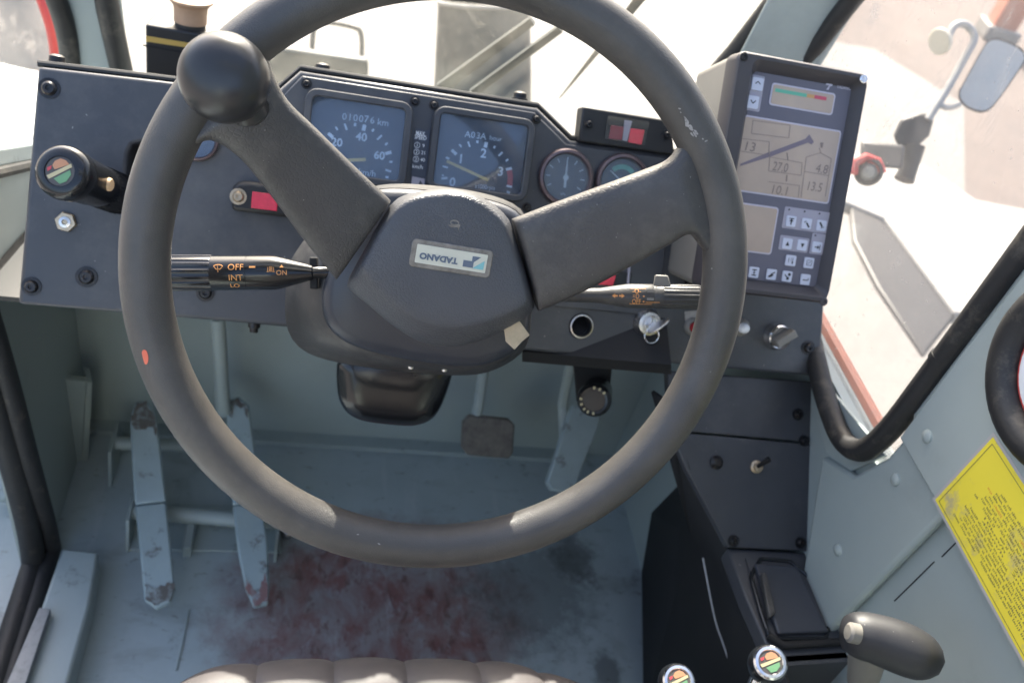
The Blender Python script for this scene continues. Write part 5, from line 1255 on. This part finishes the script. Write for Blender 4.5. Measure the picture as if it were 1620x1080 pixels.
build('shaft', MB().tube([G0 + gx*.01, at(1365, 1075, .76), at(1372, 1130, .80)], [.016, .013, .012], 16), M['beige'], gl_)

# ================================================================== YELLOW INSTRUCTION STICKER
ys = thing('instruction_sticker', 'faded yellow instruction sticker with small print on the right wall', 'sticker', RW.px(1550, 800, .018))
q0 = RW.px(1480, 790, .0185); q1 = RW.px(1573, 694, .0185)
qv = (q1 - q0)                                    # across the text lines, up the wall
lines_dir = Vector((0, -1, 0)) if True else None
qd = RW.px(1620, 1045, .0185) - q0
lu = qd.normalized(); lv = (qv - lu*qv.dot(lu)).normalized()
YS = Frame(q0, lu, lv)
if YS.N.x > 0: YS.N = -YS.N
Wd, Hd = .36, qv.dot(lv)
def ypt(a, b, off=0): return YS.pt(a, b, off)
build('sticker_border', MB().prism([ypt(-.003, -.003), ypt(Wd, -.003), ypt(Wd, Hd+.003), ypt(-.003, Hd+.003)], YS.N*-.0004), M['sticker_edge'], ys)
build('sticker_sheet', MB().prism([ypt(0, 0, .0003), ypt(Wd, 0, .0003), ypt(Wd, Hd, .0003), ypt(0, Hd, .0003)], YS.N*-.0003), M['yellow'], ys)
def yline(pts, w):
    mb = MB()
    for a, b in zip(pts, pts[1:]): mb.add([ypt(*p, .0005) for p in stroke(*a, *b, w)], [(0, 1, 2, 3)])
    return build('frame_line', mb, M['sticker_ink'], ys, fix=False)
yline([(.004, Hd-.004), (.004, .003), (Wd, .003)], .0006); yline([(.004, Hd-.004), (Wd, Hd-.004)], .0006)
rnd = random.Random(3)
nl = 15; pitch = (Hd-.03)/nl
for li in range(nl):
    v0 = .010 + li*pitch; x = .022 + rnd.random()*.004 + (.006 if li % 4 else 0) + max(0, li-9)*.002
    mb = MB(); mr_ = MB()
    if li in (6, 7):
        ww = '10km/h    2nd   21km/h    3rd' if li == 7 else '40km/h    2nd   8km/h      2nd'
        text(ww, YS, (.115, v0+pitch*.3), pitch*.62, M['sticker_ink'], ys, off=.0005, width=.14)
        x = .20
    while x < Wd-.01:
        n_ = rnd.choice((2, 3, 4, 5, 6, 7, 8)); tgt = mr_ if (li in (11, 12) and rnd.random() < .18) else mb
        for q in range(n_):
            hh = pitch*(.46 if rnd.random() < .6 else .66)
            a0 = x + q*pitch*.46
            # short letter-like strokes: stem and bowl
            tgt.add([ypt(*p, .0005) for p in stroke(a0, v0, a0, v0+hh, pitch*.15)], [(0, 1, 2, 3)])
            if rnd.random() < .75: tgt.add([ypt(*p, .00052) for p in stroke(a0, v0+pitch*(.05 if rnd.random() < .5 else .34), a0+pitch*.30, v0+pitch*(.05 if rnd.random() < .5 else .34), pitch*.13)], [(0, 1, 2, 3)])
        x += (n_*.46 + .45)*pitch
        if rnd.random() < .07: x += pitch*2
    if mb.v: build('print_line', mb, M['sticker_ink'], ys, fix=False)
    if mr_.v: build('red_print', mr_, M['sticker_red'], ys, fix=False)

# ================================================================== SEAT
zs = .43
se = thing('driver_seat', 'grey vinyl driver seat with stitched channels at the bottom edge', 'seat', zpx(650, 1040, zs) + Vector((0, -.2, -.12)))
def seat_front(px_): return zpx(px_, {0: 0}.get(0) or 1037, zs)
xs = [zpx(px_, py_, zs) for px_, py_ in ((255, 1062), (330, 1022), (410, 1012), (530, 1008), (650, 1009), (790, 1014), (865, 1028), (965, 1066))]
bounds = [250, 408, 530, 645, 762, 862, 975]
def front_y(x):
    if x <= xs[0].x: return xs[0].y
    for a, b in zip(xs, xs[1:]):
        if x <= b.x: return a.y + (b.y-a.y)*(x-a.x)/(b.x-a.x)
    return xs[-1].y
bx0 = [zpx(b, 1045, zs).x for b in bounds]
for a, b in zip(bx0, bx0[1:]):
    nx, ny = 14, 26; Vv = []; Ff = []
    for i in range(nx+1):
        s_ = i/nx; x = a + (b-a)*s_
        puff = (math.sin(math.pi*min(max(s_, 0), 1))**.5)
        fy = sum(front_y(x + k*.012) for k in (-1, 0, 1))/3
        for j in range(ny+1):
            t = j/ny
            rr2 = .045
            if t < .5:
                ang_ = R_(-60 + 150*(t/.5)); yy = fy - rr2 + rr2*math.cos(ang_); zz = zs - rr2 + rr2*math.sin(ang_)
                n_y, n_z = math.cos(ang_), math.sin(ang_)
            else:
                yy = fy - rr2 - (t-.5)/.5*.42; zz = zs - .012*(t-.5)*2; n_y, n_z = 0, 1
            d = .004*(puff-1)
            Vv.append(Vector((x, yy + n_y*d, zz + n_z*d)))
    for i in range(nx):
        for j in range(ny):
            Ff.append((i*(ny+1)+j, (i+1)*(ny+1)+j, (i+1)*(ny+1)+j+1, i*(ny+1)+j+1))
    build('cushion_panel', MB().add(Vv, Ff), M['vinyl'], se, sharp=80)
for b in bx0[1:-1]:
    fy = front_y(b)
    build('seam', MB().tube([(b, fy-.015, zs-.06), (b, fy-.009, zs-.04), (b, fy-.018, zs-.02), (b, fy-.045, zs-.010), (b, fy-.4, zs-.02)], .0016, 6), M['seam'], se)
sxm = sum(bx0)/len(bx0)
build('backrest', MB().loft([[Vector((sxm + x, y0 + y, z)) for x, y in rrect(w, .11, .05)] for z, y0, w in ((.42, -.16, .40), (.55, -.17, .46), (.85, -.20, .48), (1.02, -.235, .44), (1.08, -.25, .36))]), M['vinyl'], se, sharp=60)  # out of view, added to keep rear light off the footwell
build('seat_base', MB().box((sum(bx0)/len(bx0), front_y(bx0[3])-.30, .20), (.17, 0, 0), (0, .18, 0), (0, 0, .17)), M['black'], se, bevel=.01)
